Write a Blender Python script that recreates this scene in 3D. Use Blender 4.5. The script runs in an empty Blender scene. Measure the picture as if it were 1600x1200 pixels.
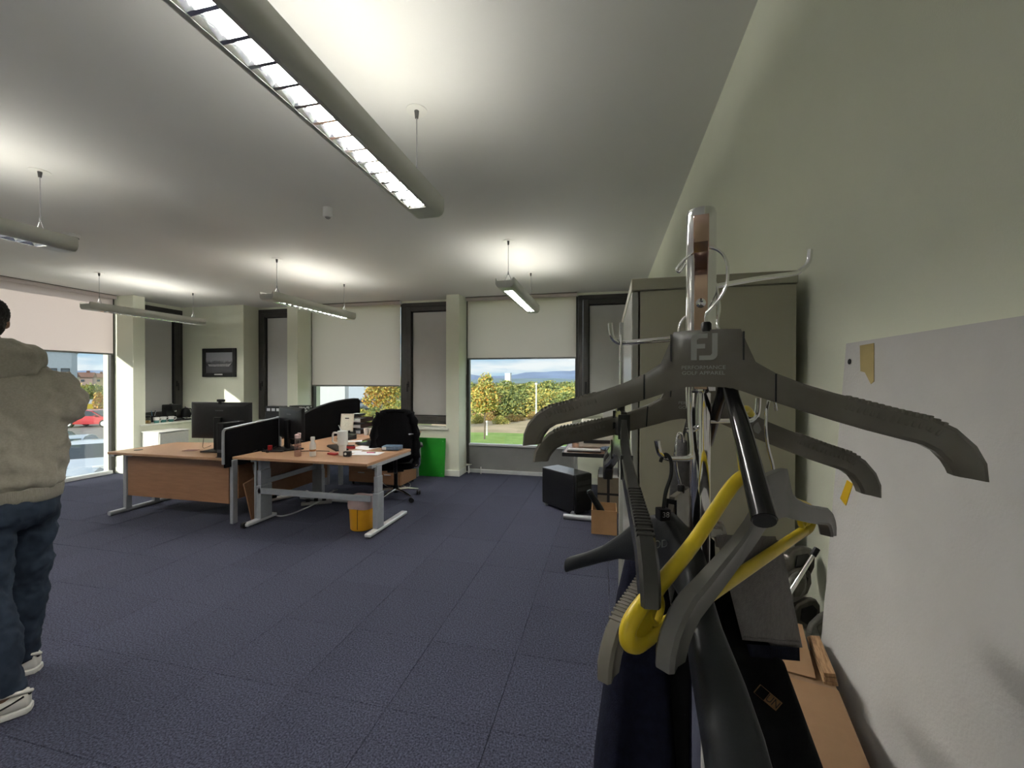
import bpy, bmesh, math, random
from mathutils import Vector, Matrix
random.seed(7)
sc = bpy.context.scene
col = sc.collection
# ------------------------------------------------------------------ camera
EYE = Vector((0, 0, 1.5)); FPX = 636.6
_yaw, _pit, _rol = [math.radians(a) for a in (13.11, -0.415, 0.108)]
_F = Vector((-math.sin(_yaw), math.cos(_yaw), 0)); _R = Vector((math.cos(_yaw), math.sin(_yaw), 0)); _U = Vector((0, 0, 1))
_F, _U = _F*math.cos(_pit)+_U*math.sin(_pit), -_F*math.sin(_pit)+_U*math.cos(_pit)
_R, _U = _R*math.cos(_rol)+_U*math.sin(_rol), -_R*math.sin(_rol)+_U*math.cos(_rol)
cam_d = bpy.data.cameras.new('camera'); cam = bpy.data.objects.new('camera', cam_d); col.objects.link(cam)
cam_d.sensor_fit = 'HORIZONTAL'; cam_d.sensor_width = 36.0; cam_d.lens = FPX*36.0/1600.0
cam_d.clip_start = 0.02; cam_d.clip_end = 5000
cam.matrix_world = Matrix(((_R.x, _U.x, -_F.x, 0), (_R.y, _U.y, -_F.y, 0), (_R.z, _U.z, -_F.z, 1.5), (0, 0, 0, 1)))
sc.camera = cam
def ray(px, py): return _F + _R*((px-800)/FPX) + _U*((600-py)/FPX)
def W(px, py, d): return EYE + ray(px, py)*d            # a surveyed point at distance d in front of the eye
def onz(px, py, z): r = ray(px, py); return EYE + r*((z-1.5)/r.z)
def onx(px, py, x): r = ray(px, py); return EYE + r*(x/r.x)
def ony(px, py, y): r = ray(px, py); return EYE + r*(y/r.y)
# ------------------------------------------------------------------ view, sky, sun
sc.view_settings.view_transform = 'Standard'; sc.view_settings.look = 'None'
sc.view_settings.gamma = 1.0; sc.view_settings.use_curve_mapping = False
sc.view_settings.exposure = 1.62
SKY_STRENGTH = 0.35; SUN_ENERGY = 2.0; LAMP_UP = 9.6; LAMP_DOWN = 90.0
world = bpy.data.worlds.new('sky'); sc.world = world; world.use_nodes = True
nt = world.node_tree; nt.nodes.clear()
def N(nt, t, **kw):
    n = nt.nodes.new(t)
    for k, v in kw.items():
        if k in n.inputs.keys(): n.inputs[k].default_value = v
        else: setattr(n, k, v)
    return n
_o = N(nt, 'ShaderNodeOutputWorld'); _b = N(nt, 'ShaderNodeBackground', Strength=SKY_STRENGTH)
_tc = N(nt, 'ShaderNodeTexCoord'); _mp = N(nt, 'ShaderNodeMapping'); _mp.inputs['Scale'].default_value = (3, 3, 22)
_ns = N(nt, 'ShaderNodeTexNoise', Scale=1.6, Detail=6.0, Roughness=0.55)
_cr = N(nt, 'ShaderNodeValToRGB'); _cr.color_ramp.elements[0].position = 0.36; _cr.color_ramp.elements[0].color = (0.48, 0.70, 0.88, 1)
_cr.color_ramp.elements[1].position = 0.56; _cr.color_ramp.elements[1].color = (0.95, 0.98, 1.0, 1)
nt.links.new(_tc.outputs['Generated'], _mp.inputs['Vector']); nt.links.new(_mp.outputs[0], _ns.inputs['Vector'])
nt.links.new(_ns.outputs['Fac'], _cr.inputs['Fac']); nt.links.new(_cr.outputs['Color'], _b.inputs['Color'])
nt.links.new(_b.outputs[0], _o.inputs['Surface'])
sun_d = bpy.data.lights.new('sun', 'SUN'); sun_d.energy = SUN_ENERGY; sun_d.angle = math.radians(0.6); sun_d.color = (1.0, 0.93, 0.82)
sun = bpy.data.objects.new('sun', sun_d); col.objects.link(sun)
sun.rotation_euler = Vector((1, 1.84, -0.59)).to_track_quat('-Z', 'Y').to_euler()
# ------------------------------------------------------------------ helpers
MATS = {}
def mat(name, c=(0.5, 0.5, 0.5), rough=0.6, metal=0.0, var=0.0, vscale=30.0, bump=0.0, bscale=80.0, c2=None, stretch=None, emit=None, estr=0.0,
        trans=0.0, spec=0.5, coat=0.0, ramp=(0.35, 0.65), detail=4.0, rnd=0.0, alpha=None, ior=1.45, sheen=0.0):
    if name in MATS: return MATS[name]
    m = bpy.data.materials.new(name); MATS[name] = m; m.use_nodes = True
    nt = m.node_tree; bs = nt.nodes['Principled BSDF']
    c = tuple(c)+(1.0,) if len(c) == 3 else c
    bs.inputs['Base Color'].default_value = c; bs.inputs['Roughness'].default_value = rough; bs.inputs['Metallic'].default_value = metal
    bs.inputs['Specular IOR Level'].default_value = spec; bs.inputs['IOR'].default_value = ior
    bs.inputs['Transmission Weight'].default_value = trans; bs.inputs['Coat Weight'].default_value = coat
    if sheen: bs.inputs['Sheen Weight'].default_value = sheen
    if emit: bs.inputs['Emission Color'].default_value = tuple(emit)+(1,); bs.inputs['Emission Strength'].default_value = estr
    src = None
    if c2 is not None or var or bump or rnd:
        tc = N(nt, 'ShaderNodeTexCoord'); mp = N(nt, 'ShaderNodeMapping'); nt.links.new(tc.outputs['Object'], mp.inputs['Vector'])
        if stretch: mp.inputs['Scale'].default_value = stretch
    if c2 is not None or var:
        nz = N(nt, 'ShaderNodeTexNoise', Scale=vscale, Detail=detail, Roughness=0.6); nt.links.new(mp.outputs[0], nz.inputs['Vector'])
        if c2 is None: c2 = tuple(min(1, x*(1+var)) for x in c[:3]); c = tuple(x*(1-var) for x in c[:3])+(1,)
        cr = N(nt, 'ShaderNodeValToRGB'); cr.color_ramp.elements[0].position = ramp[0]; cr.color_ramp.elements[1].position = ramp[1]
        cr.color_ramp.elements[0].color = c; cr.color_ramp.elements[1].color = tuple(c2[:3])+(1,)
        nt.links.new(nz.outputs['Fac'], cr.inputs['Fac']); src = cr.outputs['Color']
        nt.links.new(src, bs.inputs['Base Color'])
    if rnd:
        oi = N(nt, 'ShaderNodeObjectInfo'); mr = N(nt, 'ShaderNodeMapRange'); mr.inputs['To Min'].default_value = 1-rnd; mr.inputs['To Max'].default_value = 1+rnd
        nt.links.new(oi.outputs['Random'], mr.inputs['Value']); hs = N(nt, 'ShaderNodeHueSaturation')
        if src: nt.links.new(src, hs.inputs['Color'])
        else: hs.inputs['Color'].default_value = c
        nt.links.new(mr.outputs[0], hs.inputs['Value']); nt.links.new(hs.outputs[0], bs.inputs['Base Color'])
    if bump:
        nb = N(nt, 'ShaderNodeTexNoise', Scale=bscale, Detail=3.0); nt.links.new(mp.outputs[0], nb.inputs['Vector'])
        bp = N(nt, 'ShaderNodeBump', Strength=bump, Distance=0.004); nt.links.new(nb.outputs['Fac'], bp.inputs['Height'])
        nt.links.new(bp.outputs[0], bs.inputs['Normal'])
    return m
def mat_emit(name, c, s):
    if name in MATS: return MATS[name]
    m = bpy.data.materials.new(name); MATS[name] = m; m.use_nodes = True; nt = m.node_tree; nt.nodes.clear()
    o = N(nt, 'ShaderNodeOutputMaterial'); e = N(nt, 'ShaderNodeEmission', Strength=s); e.inputs['Color'].default_value = tuple(c)+(1,)
    nt.links.new(e.outputs[0], o.inputs['Surface']); return m
def mat_glass(name, tint=(1, 1, 1), refl=0.06):
    if name in MATS: return MATS[name]
    m = bpy.data.materials.new(name); MATS[name] = m; m.use_nodes = True; nt = m.node_tree; nt.nodes.clear()
    o = N(nt, 'ShaderNodeOutputMaterial'); t = N(nt, 'ShaderNodeBsdfTransparent'); t.inputs['Color'].default_value = tuple(tint)+(1,)
    g = N(nt, 'ShaderNodeBsdfGlossy', Roughness=0.03); mx = N(nt, 'ShaderNodeMixShader'); mx.inputs[0].default_value = refl
    nt.links.new(t.outputs[0], mx.inputs[1]); nt.links.new(g.outputs[0], mx.inputs[2]); nt.links.new(mx.outputs[0], o.inputs['Surface']); return m
def mat_cloth_translucent(name, c, fac=0.35, vscale=600):
    if name in MATS: return MATS[name]
    m = bpy.data.materials.new(name); MATS[name] = m; m.use_nodes = True; nt = m.node_tree; nt.nodes.clear()
    o = N(nt, 'ShaderNodeOutputMaterial'); d = N(nt, 'ShaderNodeBsdfDiffuse'); t = N(nt, 'ShaderNodeBsdfTranslucent'); mx = N(nt, 'ShaderNodeMixShader')
    tc = N(nt, 'ShaderNodeTexCoord'); nz = N(nt, 'ShaderNodeTexNoise', Scale=vscale, Detail=2.0); nt.links.new(tc.outputs['Object'], nz.inputs['Vector'])
    cr = N(nt, 'ShaderNodeValToRGB'); cr.color_ramp.elements[0].color = tuple(x*0.9 for x in c)+(1,); cr.color_ramp.elements[1].color = tuple(min(1, x*1.1) for x in c)+(1,)
    nt.links.new(nz.outputs['Fac'], cr.inputs['Fac'])
    nt.links.new(cr.outputs[0], d.inputs['Color']); nt.links.new(cr.outputs[0], t.inputs['Color']); mx.inputs[0].default_value = fac
    nt.links.new(d.outputs[0], mx.inputs[1]); nt.links.new(t.outputs[0], mx.inputs[2]); nt.links.new(mx.outputs[0], o.inputs['Surface']); return m

def wmat(o):
    m = o.matrix_basis.copy()
    while o.parent: o = o.parent; m = o.matrix_basis @ m
    return m
class MB:
    def __init__(s): s.v = []; s.f = []
    def add(s, vs, fs):
        b = len(s.v); s.v += [Vector(p) for p in vs]; s.f += [[i+b for i in f] for f in fs]; return s
    def box(s, x0, x1, y0, y1, z0, z1, M=None):
        vs = [Vector((x, y, z)) for z in (z0, z1) for y in (y0, y1) for x in (x0, x1)]
        if M: vs = [M @ v for v in vs]
        return s.add(vs, [(0, 2, 3, 1), (4, 5, 7, 6), (0, 1, 5, 4), (1, 3, 7, 5), (3, 2, 6, 7), (2, 0, 4, 6)])
    def cbox(s, c, size, rz=0.0, M=None):
        m = Matrix.Translation(Vector(c)) @ Matrix.Rotation(rz, 4, 'Z')
        if M: m = Matrix.Translation(Vector(c)) @ M
        a, b, d = [q/2 for q in size]
        return s.box(-a, a, -b, b, -d, d, m)
    def rings(s, rs, cap0=True, cap1=True, closed=False):
        n = len(rs[0]); b = len(s.v)
        for r in rs: s.v += [Vector(p) for p in r]
        k = len(rs)
        for i in range(k if closed else k-1):
            j = (i+1) % k
            for q in range(n):
                w = (q+1) % n; s.f.append([b+i*n+q, b+i*n+w, b+j*n+w, b+j*n+q])
        if not closed:
            if cap0: s.f.append([b+q for q in range(n)][::-1])
            if cap1: s.f.append([b+(k-1)*n+q for q in range(n)])
        return s
    def tube(s, pts, r, n=8, cap=True, closed=False):
        pts = [Vector(p) for p in pts]; k = len(pts); rs = []
        up = None
        for i, p in enumerate(pts):
            if closed: t = pts[(i+1) % k]-pts[i-1]
            else: t = (pts[min(i+1, k-1)]-pts[max(i-1, 0)])
            t.normalize()
            if up is None:
                up = Vector((0, 0, 1)) if abs(t.z) < 0.9 else Vector((1, 0, 0))
            a = t.cross(up); 
            if a.length < 1e-6: a = t.orthogonal()
            a.normalize(); b_ = a.cross(t).normalized(); up = b_
            rr = r[i] if isinstance(r, (list, tuple)) else r
            rs.append([p + a*(rr*math.cos(2*math.pi*q/n)) + b_*(rr*math.sin(2*math.pi*q/n)) for q in range(n)])
        return s.rings(rs, cap, cap, closed)
    def lathe(s, prof, c=(0, 0, 0), n=20, M=None):
        c = Vector(c); rs = []
        for r, z in prof:
            ring = [Vector((r*math.cos(2*math.pi*q/n), r*math.sin(2*math.pi*q/n), z)) for q in range(n)]
            if M: ring = [M @ p for p in ring]
            rs.append([p+c for p in ring])
        return s.rings(rs)
    def prism(s, poly, mp, t0, t1):
        n = len(poly); b = len(s.v)
        s.v += [Vector(mp(p[0], p[1], t0)) for p in poly]+[Vector(mp(p[0], p[1], t1)) for p in poly]
        s.f.append([b+i for i in range(n)][::-1]); s.f.append([b+n+i for i in range(n)])
        for i in range(n):
            j = (i+1) % n; s.f.append([b+i, b+j, b+n+j, b+n+i])
        return s
    def mesh(s, name, smooth=None):
        me = bpy.data.meshes.new(name); me.from_pydata([tuple(v) for v in s.v], [], s.f)
        bm = bmesh.new(); bm.from_mesh(me); bmesh.ops.recalc_face_normals(bm, faces=bm.faces); bm.to_mesh(me); bm.free()
        if smooth:
            me.polygons.foreach_set('use_smooth', [True]*len(me.polygons))
            if smooth < 179: me.set_sharp_from_angle(angle=math.radians(smooth))
        return me
    def build(s, name, m, parent=None, world=True, smooth=None, bevel=0.0, seg=2):
        if parent is not None and world:
            inv = wmat(parent).inverted(); s.v = [inv @ v for v in s.v]
        me = s.mesh(name, smooth); me.materials.append(m)
        o = bpy.data.objects.new(name, me); col.objects.link(o)
        if parent is not None: o.parent = parent
        if bevel:
            b = o.modifiers.new('bevel', 'BEVEL'); b.width = bevel; b.segments = seg; b.limit_method = 'ANGLE'; b.angle_limit = math.radians(40)
            if not smooth:
                me.polygons.foreach_set('use_smooth', [True]*len(me.polygons)); me.set_sharp_from_angle(angle=math.radians(35))
        return o
def thing(name, label, cat, loc=(0, 0, 0), rz=0.0, group=None):
    o = bpy.data.objects.new(name, None); col.objects.link(o); o.empty_display_size = 0.1
    o.location = Vector(loc); o.rotation_euler = (0, 0, rz); o['label'] = label; o['category'] = cat
    if group: o['group'] = group
    return o
def tag(o, label, cat, group=None):
    o['label'] = label; o['category'] = cat
    if group: o['group'] = group
    return o
def struct(name, loc=(0, 0, 0)):
    o = bpy.data.objects.new(name, None); col.objects.link(o); o.location = loc; o['kind'] = 'structure'; return o
def copy_tree(o, parent=None):
    c = o.copy(); col.objects.link(c); c.parent = parent
    for ch in [x for x in col.objects if x.parent == o]: copy_tree(ch, c)
    return c
def inst(o, parent, loc=None, rz=None):
    c = o.copy(); col.objects.link(c); c.parent = parent
    if loc is not None: c.location = loc
    if rz is not None: c.rotation_euler = (0, 0, rz)
    return c
def text_mesh(name, body, size, m, parent=None, M=None, extrude=0.0, align='CENTER', world=True):
    cu = bpy.data.curves.new(name, 'FONT'); cu.body = body; cu.size = size; cu.extrude = extrude; cu.align_x = align; cu.align_y = 'CENTER'
    t = bpy.data.objects.new(name, cu); me = bpy.data.meshes.new_from_object(t); bpy.data.objects.remove(t); bpy.data.curves.remove(cu)
    if M: me.transform(M)
    if parent is not None and world: me.transform(wmat(parent).inverted())
    me.materials.clear(); me.materials.append(m)
    o = bpy.data.objects.new(name, me); col.objects.link(o); o.parent = parent
    return o
def arc(cx, cy, r, a0, a1, n=8):
    return [(cx+r*math.cos(math.radians(a0+(a1-a0)*i/n)), cy+r*math.sin(math.radians(a0+(a1-a0)*i/n))) for i in range(n+1)]
def smooth_path(pts, k=6):
    pts = [Vector(p) for p in pts]; out = []
    for i in range(len(pts)-1):
        p0 = pts[max(i-1, 0)]; p1 = pts[i]; p2 = pts[i+1]; p3 = pts[min(i+2, len(pts)-1)]
        for q in range(k):
            t = q/k
            out.append(0.5*((2*p1)+(p2-p0)*t+(2*p0-5*p1+4*p2-p3)*t*t+(3*p1-p0-3*p2+p3)*t**3))
    out.append(pts[-1]); return out
# ================================================================== materials of the room
M_WALL = mat('wall_paint', (0.755, 0.78, 0.645), 0.85, bump=0.12, bscale=260, var=0.015, vscale=3)
M_CEIL = mat('ceiling_paint', (0.73, 0.73, 0.705), 0.9, bump=0.08, bscale=200, var=0.012, vscale=2)
M_SKIRT = mat('skirting_paint', (0.74, 0.76, 0.68), 0.5, var=0.03, vscale=6)
M_FRAME = mat('dark_window_frame', (0.042, 0.040, 0.037), 0.4, var=0.12, vscale=9)
M_PANEL = mat('window_infill_panel', (0.50, 0.50, 0.49), 0.35, var=0.03, vscale=2)
M_ALU = mat('pale_aluminium', (0.72, 0.74, 0.75), 0.35, metal=0.3, var=0.04, vscale=12)
M_GLASS = mat_glass('window_glass', (0.97, 0.99, 0.985), 0.05)
M_BLIND = mat_cloth_translucent('blind_fabric', (0.90, 0.835, 0.815), 0.66)
M_SPAND = mat('grey_spandrel', (0.20, 0.20, 0.20), 0.5, var=0.05, vscale=4)
M_BLACK = mat('black_plastic', (0.007, 0.007, 0.008), 0.4, var=0.2, vscale=30, spec=0.3)
M_CHROME = mat('chrome', (0.82, 0.82, 0.82), 0.08, metal=1.0, var=0.02, vscale=20)
M_STEEL = mat('silver_paint', (0.38, 0.40, 0.43), 0.4, metal=0.35, var=0.05, vscale=20)
M_WHITE = mat('white_plastic', (0.78, 0.78, 0.76), 0.4, var=0.03, vscale=10)
M_SMOKE = mat('off_white_enamel', (0.62, 0.62, 0.58), 0.45, var=0.03, vscale=8)
XI, XG, YI, YG, XR, ZC, YB = -7.36, -7.75, 6.03, 6.37, 0.52, 2.86, -4.2
# ------------------------------------------------------------------ floor with carpet tiles
fl = MB().box(-8.0, 0.74, -4.4, 6.66, -0.30, -0.012).build('floor', mat('screed', (0.25, 0.25, 0.25), 0.9, var=0.1, vscale=5)); fl['kind'] = 'structure'
M_CARPET = mat('carpet_pile', (0.0195, 0.021, 0.034), 0.95, c2=(0.094, 0.098, 0.145), vscale=120, detail=5.0, ramp=(0.36, 0.72), bump=0.9, bscale=220, rnd=0.05, spec=0.15)
_tile = {}
def tile_mesh(sx, sy):
    k = (round(sx, 3), round(sy, 3))
    if k not in _tile:
        e = 0.0020; a, b = sx/2-0.0006, sy/2-0.0006
        r = [[(-a, -b, -0.012), (a, -b, -0.012), (a, b, -0.012), (-a, b, -0.012)], [(-a, -b, -0.003), (a, -b, -0.003), (a, b, -0.003), (-a, b, -0.003)],
             [(-a+e, -b+e, 0), (a-e, -b+e, 0), (a-e, b-e, 0), (-a+e, b-e, 0)]]
        me = MB().rings(r, cap0=False).mesh('carpet_tile'); me.materials.append(M_CARPET); _tile[k] = me
    return _tile[k]
def cuts(a, b, o, s):
    xs = [a]; k = math.ceil((a-o)/s+1e-6)
    while o+k*s < b-1e-6: xs.append(o+k*s); k += 1
    return xs+[b]
_xs = cuts(-7.75, 0.52, 0.02, 0.5); _ys = cuts(-1.32, 6.37, 0.18, 0.5)
for i in range(len(_xs)-1):
    for j in range(len(_ys)-1):
        if _xs[i+1]-_xs[i] < 0.03 or _ys[j+1]-_ys[j] < 0.03: continue
        t = bpy.data.objects.new('carpet_tile', tile_mesh(_xs[i+1]-_xs[i], _ys[j+1]-_ys[j])); col.objects.link(t); t.parent = fl
        t.location = ((_xs[i]+_xs[i+1])/2, (_ys[j]+_ys[j+1])/2, random.uniform(-0.0008, 0.0))
        t.rotation_euler = (0, 0, 0)
MB().box(-7.75, 0.52, -4.2, -1.321, -0.012, -0.0004).build('carpet_roll', M_CARPET, fl)
# ------------------------------------------------------------------ ceiling and walls
o = MB().box(-8.0, 0.74, -4.4, 6.66, ZC, ZC+0.2).build('ceiling', M_CEIL); o['kind'] = 'structure'
o = MB().box(XR, XR+0.2, -4.4, 6.66, -0.1, ZC).build('wall_right', M_WALL); o['kind'] = 'structure'
o = MB().box(-8.0, 0.72, -4.4, YB, -0.1, ZC).build('wall_back', M_WALL); o['kind'] = 'structure'
b = MB().box(-8.0, XI, YB, 0.60, -0.1, ZC).box(-8.0, XI, 2.42, 3.13, -0.1, ZC).box(-8.0, XG, 0.60, 2.42, -0.1, 0.0)
b.box(-8.0, XI, 4.96, 5.134, -0.1, ZC).box(-8.0, XI, 5.134, YI, -0.1, 0.765).box(-8.0, XG, 5.134, 6.1, 2.80, ZC)
b.box(-8.0, XG, 3.13, 4.96, -0.1, 0.0)
o = b.build('wall_left', M_WALL); o['kind'] = 'structure'
b = MB().box(-8.0, -6.35, YI, 6.64, -0.1, ZC).box(-6.35, -5.426, YI, 6.60, -0.1, 0.72).box(-5.426, -5.217, YI, 6.60, -0.1, ZC)
b.box(-3.39, -2.473, YI, 6.60, -0.1, 0.72).box(-2.473, -2.259, YI, 6.60, -0.1, ZC).box(-0.43, XR, YI, 6.60, -0.1, 0.72)
b.box(-6.35, XR, YG, 6.60, 2.82, ZC)
b.box(-5.217, -3.39, YG, 6.60, -0.1, 0.0).box(-2.259, -0.43, YG, 6.60, -0.1, 0.0)
o = b.build('wall_far', M_WALL); o['kind'] = 'structure'
# skirting
def skirt(name, segs):
    m = MB()
    for (x0, y0, x1, y1, nx, ny) in segs:
        t = 0.014
        ax, bx_ = min(x0, x1, x0+nx*t, x1+nx*t), max(x0, x1, x0+nx*t, x1+nx*t); ay, by = min(y0, y1, y0+ny*t, y1+ny*t), max(y0, y1, y0+ny*t, y1+ny*t)
        m.box(ax, bx_, ay, by, 0.0, 0.095)
    o = m.build(name, M_SKIRT, bevel=0.004); o['kind'] = 'structure'
skirt('baseboard_right', [(XR, YB, XR, YI, -1, 0)])
skirt('baseboard_left', [(XI, YB, XI, 0.60, 1, 0), (XI, 2.42, XI, 3.13, 1, 0), (XI, 4.96, XI, YI, 1, 0), (XG+0.03, 4.96, XI+0.014, 4.96, 0, -1)])
skirt('baseboard_far', [(XI, YI, -5.217, YI, 0, -1), (-3.39, YI, -2.245, YI, 0, -1), (-2.259, YI, -2.259, YG-0.03, 1, 0), (-5.217, YI, -5.217, YG-0.03, 1, 0), (-0.43, YI, XR-0.014, YI, 0, -1)])
skirt('baseboard_back', [(XI, YB, XR, YB, 0, 1)])
# ------------------------------------------------------------------ windows; axis 'x' = far wall, 'y' = left wall
def mp_axis(axis, plane):
    if axis == 'x': return lambda a, z, d: (a, plane+d, z)          # d>0 points outdoors
    return lambda a, z, d: (plane-d, a, z)
def abox(m, f, a0, a1, z0, z1, d0, d1):
    p = [f(a, z, d) for a in (a0, a1) for z in (z0, z1) for d in (d0, d1)]
    return m.box(min(q[0] for q in p), max(q[0] for q in p), min(q[1] for q in p), max(q[1] for q in p), min(q[2] for q in p), max(q[2] for q in p))
def ring_frame(m, f, a0, a1, z0, z1, w, d0, d1, wb=None, wt=None):
    wb = wb or w; wt = wt or w
    abox(m, f, a0, a0+w, z0, z1, d0, d1); abox(m, f, a1-w, a1, z0, z1, d0, d1)
    abox(m, f, a0+w, a1-w, z0, z0+wb, d0, d1); abox(m, f, a0+w, a1-w, z1-wt, z1, d0, d1); return m
def narrow_window(name, axis, plane, a0, a1, z0, z1, handle_at):
    f = mp_axis(axis, plane); r = struct(name, f((a0+a1)/2, z0, 0))
    ring_frame(MB(), f, a0, a1, z0, z1, 0.065, -0.02, 0.09).build('frame', M_FRAME, r, bevel=0.004)
    ring_frame(MB(), f, a0+0.072, a1-0.072, z0+0.055, z1-0.072, 0.085, -0.045, 0.05, wb=0.08, wt=0.075).build('sash', M_FRAME, r, bevel=0.006)
    abox(MB(), f, a0+0.158, a1-0.158, z0+0.136, z1-0.148, 0.015, 0.04).build('infill_panel', M_PANEL, r)
    ring_frame(MB(), f, a0+0.156, a1-0.156, z0+0.134, z1-0.147, 0.014, -0.004, 0.015).build('gasket', M_BLACK, r)
    h = MB(); hz = 1.44
    abox(h, f, handle_at-0.016, handle_at+0.016, hz-0.05, hz+0.05, -0.058, -0.045); abox(h, f, handle_at-0.01, handle_at+0.01, hz-0.012, hz+0.012, -0.085, -0.055)
    abox(h, f, handle_at-0.011, handle_at+0.011, hz-0.125, hz+0.014, -0.098, -0.082); h.build('handle', M_BLACK, r, bevel=0.003)
    sl = MB(); 
    if axis == 'x': sl.box(a0+0.005, a1-0.005, YI-0.02, plane-0.02, z0-0.055, z0-0.02)
    else: sl.box(plane+0.02, XI+0.02, a0+0.03, YI-0.001, z0-0.045, z0-0.015)
    sl.build('window_sill', M_SKIRT, r, bevel=0.005)
    return r
narrow_window('window_2', 'y', XG, 5.02, 6.03, 0.795, 2.80, 5.90)
narrow_window('window_3', 'x', YG, -6.35, -5.36, 0.775, 2.82, -6.235)
narrow_window('window_5', 'x', YG, -3.39, -2.42, 0.775, 2.82, -3.275)
narrow_window('window_7', 'x', YG, -0.43, 0.515, 0.775, 2.82, -0.315)
def large_window(name, axis, plane, a0, a1, spandrel=False):
    f = mp_axis(axis, plane); r = struct(name, f((a0+a1)/2, 0, 0)); z0, z1 = 0.0, ZC-0.04
    ring_frame(MB(), f, a0, a1, z0+0.012, z1, 0.045, 0.0, 0.07, wb=0.02).build('frame', M_FRAME, r, bevel=0.003)
    m = MB(); abox(m, f, a0+0.045, a1-0.045, z0+0.001, z0+0.055, -0.03, 0.075); m.build('bottom_track', M_ALU, r, bevel=0.004)
    if spandrel:
        m = MB(); abox(m, f, a0+0.045, a1-0.045, 0.44, 0.475, -0.005, 0.075); m.build('transom', M_ALU, r, bevel=0.004)
        m = MB(); abox(m, f, a0+0.046, a1-0.046, 0.056, 0.44, 0.02, 0.05); m.build('spandrel_panel', M_SPAND, r)
        m = MB(); abox(m, f, a0+0.046, a1-0.046, 0.476, z1-0.045, 0.03, 0.042); m.build('pane', M_GLASS, r)
    else:
        m = MB(); abox(m, f, a0+0.046, a1-0.046, 0.056, z1-0.045, 0.03, 0.042); m.build('pane', M_GLASS, r)
    return r
large_window('window_1', 'y', XG, 3.135, 4.955)
large_window('added_window_8', 'y', XG, 0.605, 2.415)  # added window, out of view, to brighten the left of the room
large_window('window_4', 'x', YG, -5.215, -3.395)
large_window('window_6', 'x', YG, -2.255, -0.435, True)
# exterior sill ledge
# ------------------------------------------------------------------ roller blinds
def blind(axis, plane, a0, a1, zb, label):
    f = mp_axis(axis, plane); t = thing('roller_blind', label, 'blind', f((a0+a1)/2, zb, -0.055), group='roller blinds on the large windows')
    m = MB(); p0, p1 = Vector(f(a0+0.01, ZC-0.032, -0.055)), Vector(f(a1-0.01, ZC-0.032, -0.055)); m.tube([p0, p1], 0.028, 16); m.build('roller_tube', M_BLIND, t, smooth=40)
    m = MB(); abox(m, f, a0+0.02, a1-0.02, zb+0.012, ZC-0.03, -0.029, -0.0275); m.build('fabric', M_BLIND, t)
    m = MB(); abox(m, f, a0+0.02, a1-0.02, zb-0.012, zb+0.014, -0.034, -0.022); m.build('bottom_bar', mat('blind_bar', (0.25, 0.25, 0.25), 0.45, metal=0.3, var=0.04), t, bevel=0.003)
    m = MB(); abox(m, f, a0, a1, ZC-0.006, ZC-0.001, -0.09, -0.02); m.build('head_rail', M_FRAME, t)
    for a in (a0+0.004, a1-0.004):
        m = MB(); abox(m, f, a-0.004, a+0.004, ZC-0.062, ZC-0.001, -0.085, -0.025); m.build('end_bracket', M_WHITE, t)
    ac = a0+0.012; m = MB(); m.tube([Vector(f(ac, ZC-0.05, -0.06)), Vector(f(ac, max(0.05, zb-0.25), -0.06))], 0.0025, 6); m.build('pull_chain', M_WHITE, t)
    return t
blind('y', XG, 3.15, 4.94, 1.917, 'beige roller blind lowered on the tall window by the standing person')
blind('y', XG, 0.62, 2.40, 0.10, 'added beige roller blind drawn right down, out of view behind the standing person')  # blind of the added window; its sunlit cloth gives fill light
blind('x', YG, -5.20, -3.41, 1.412, 'grey beige roller blind lowest of the three, behind the office chair')
blind('x', YG, -2.245, -0.445, 1.86, 'grey beige roller blind on the window beside the green panel')
# pipe stub by the pillar base
p = thing('pipe_stub', 'short white pipe stub with valve at the foot of the pillar by the window', 'pipe', (-2.19, 6.30, 0))
MB().tube([(-2.19, 6.30, 0.0), (-2.19, 6.30, 0.13)], 0.013, 10).build('riser', M_WHITE, p, smooth=40)
MB().tube([(-2.235, 6.30, 0.135), (-2.13, 6.30, 0.135)], 0.017, 10).build('valve', M_CHROME, p, smooth=40)
MB().tube([(-1.98, 6.295, 0.0), (-1.98, 6.295, 0.11)], 0.008, 8).build('thin_riser', M_WHITE, p, smooth=40)
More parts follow.
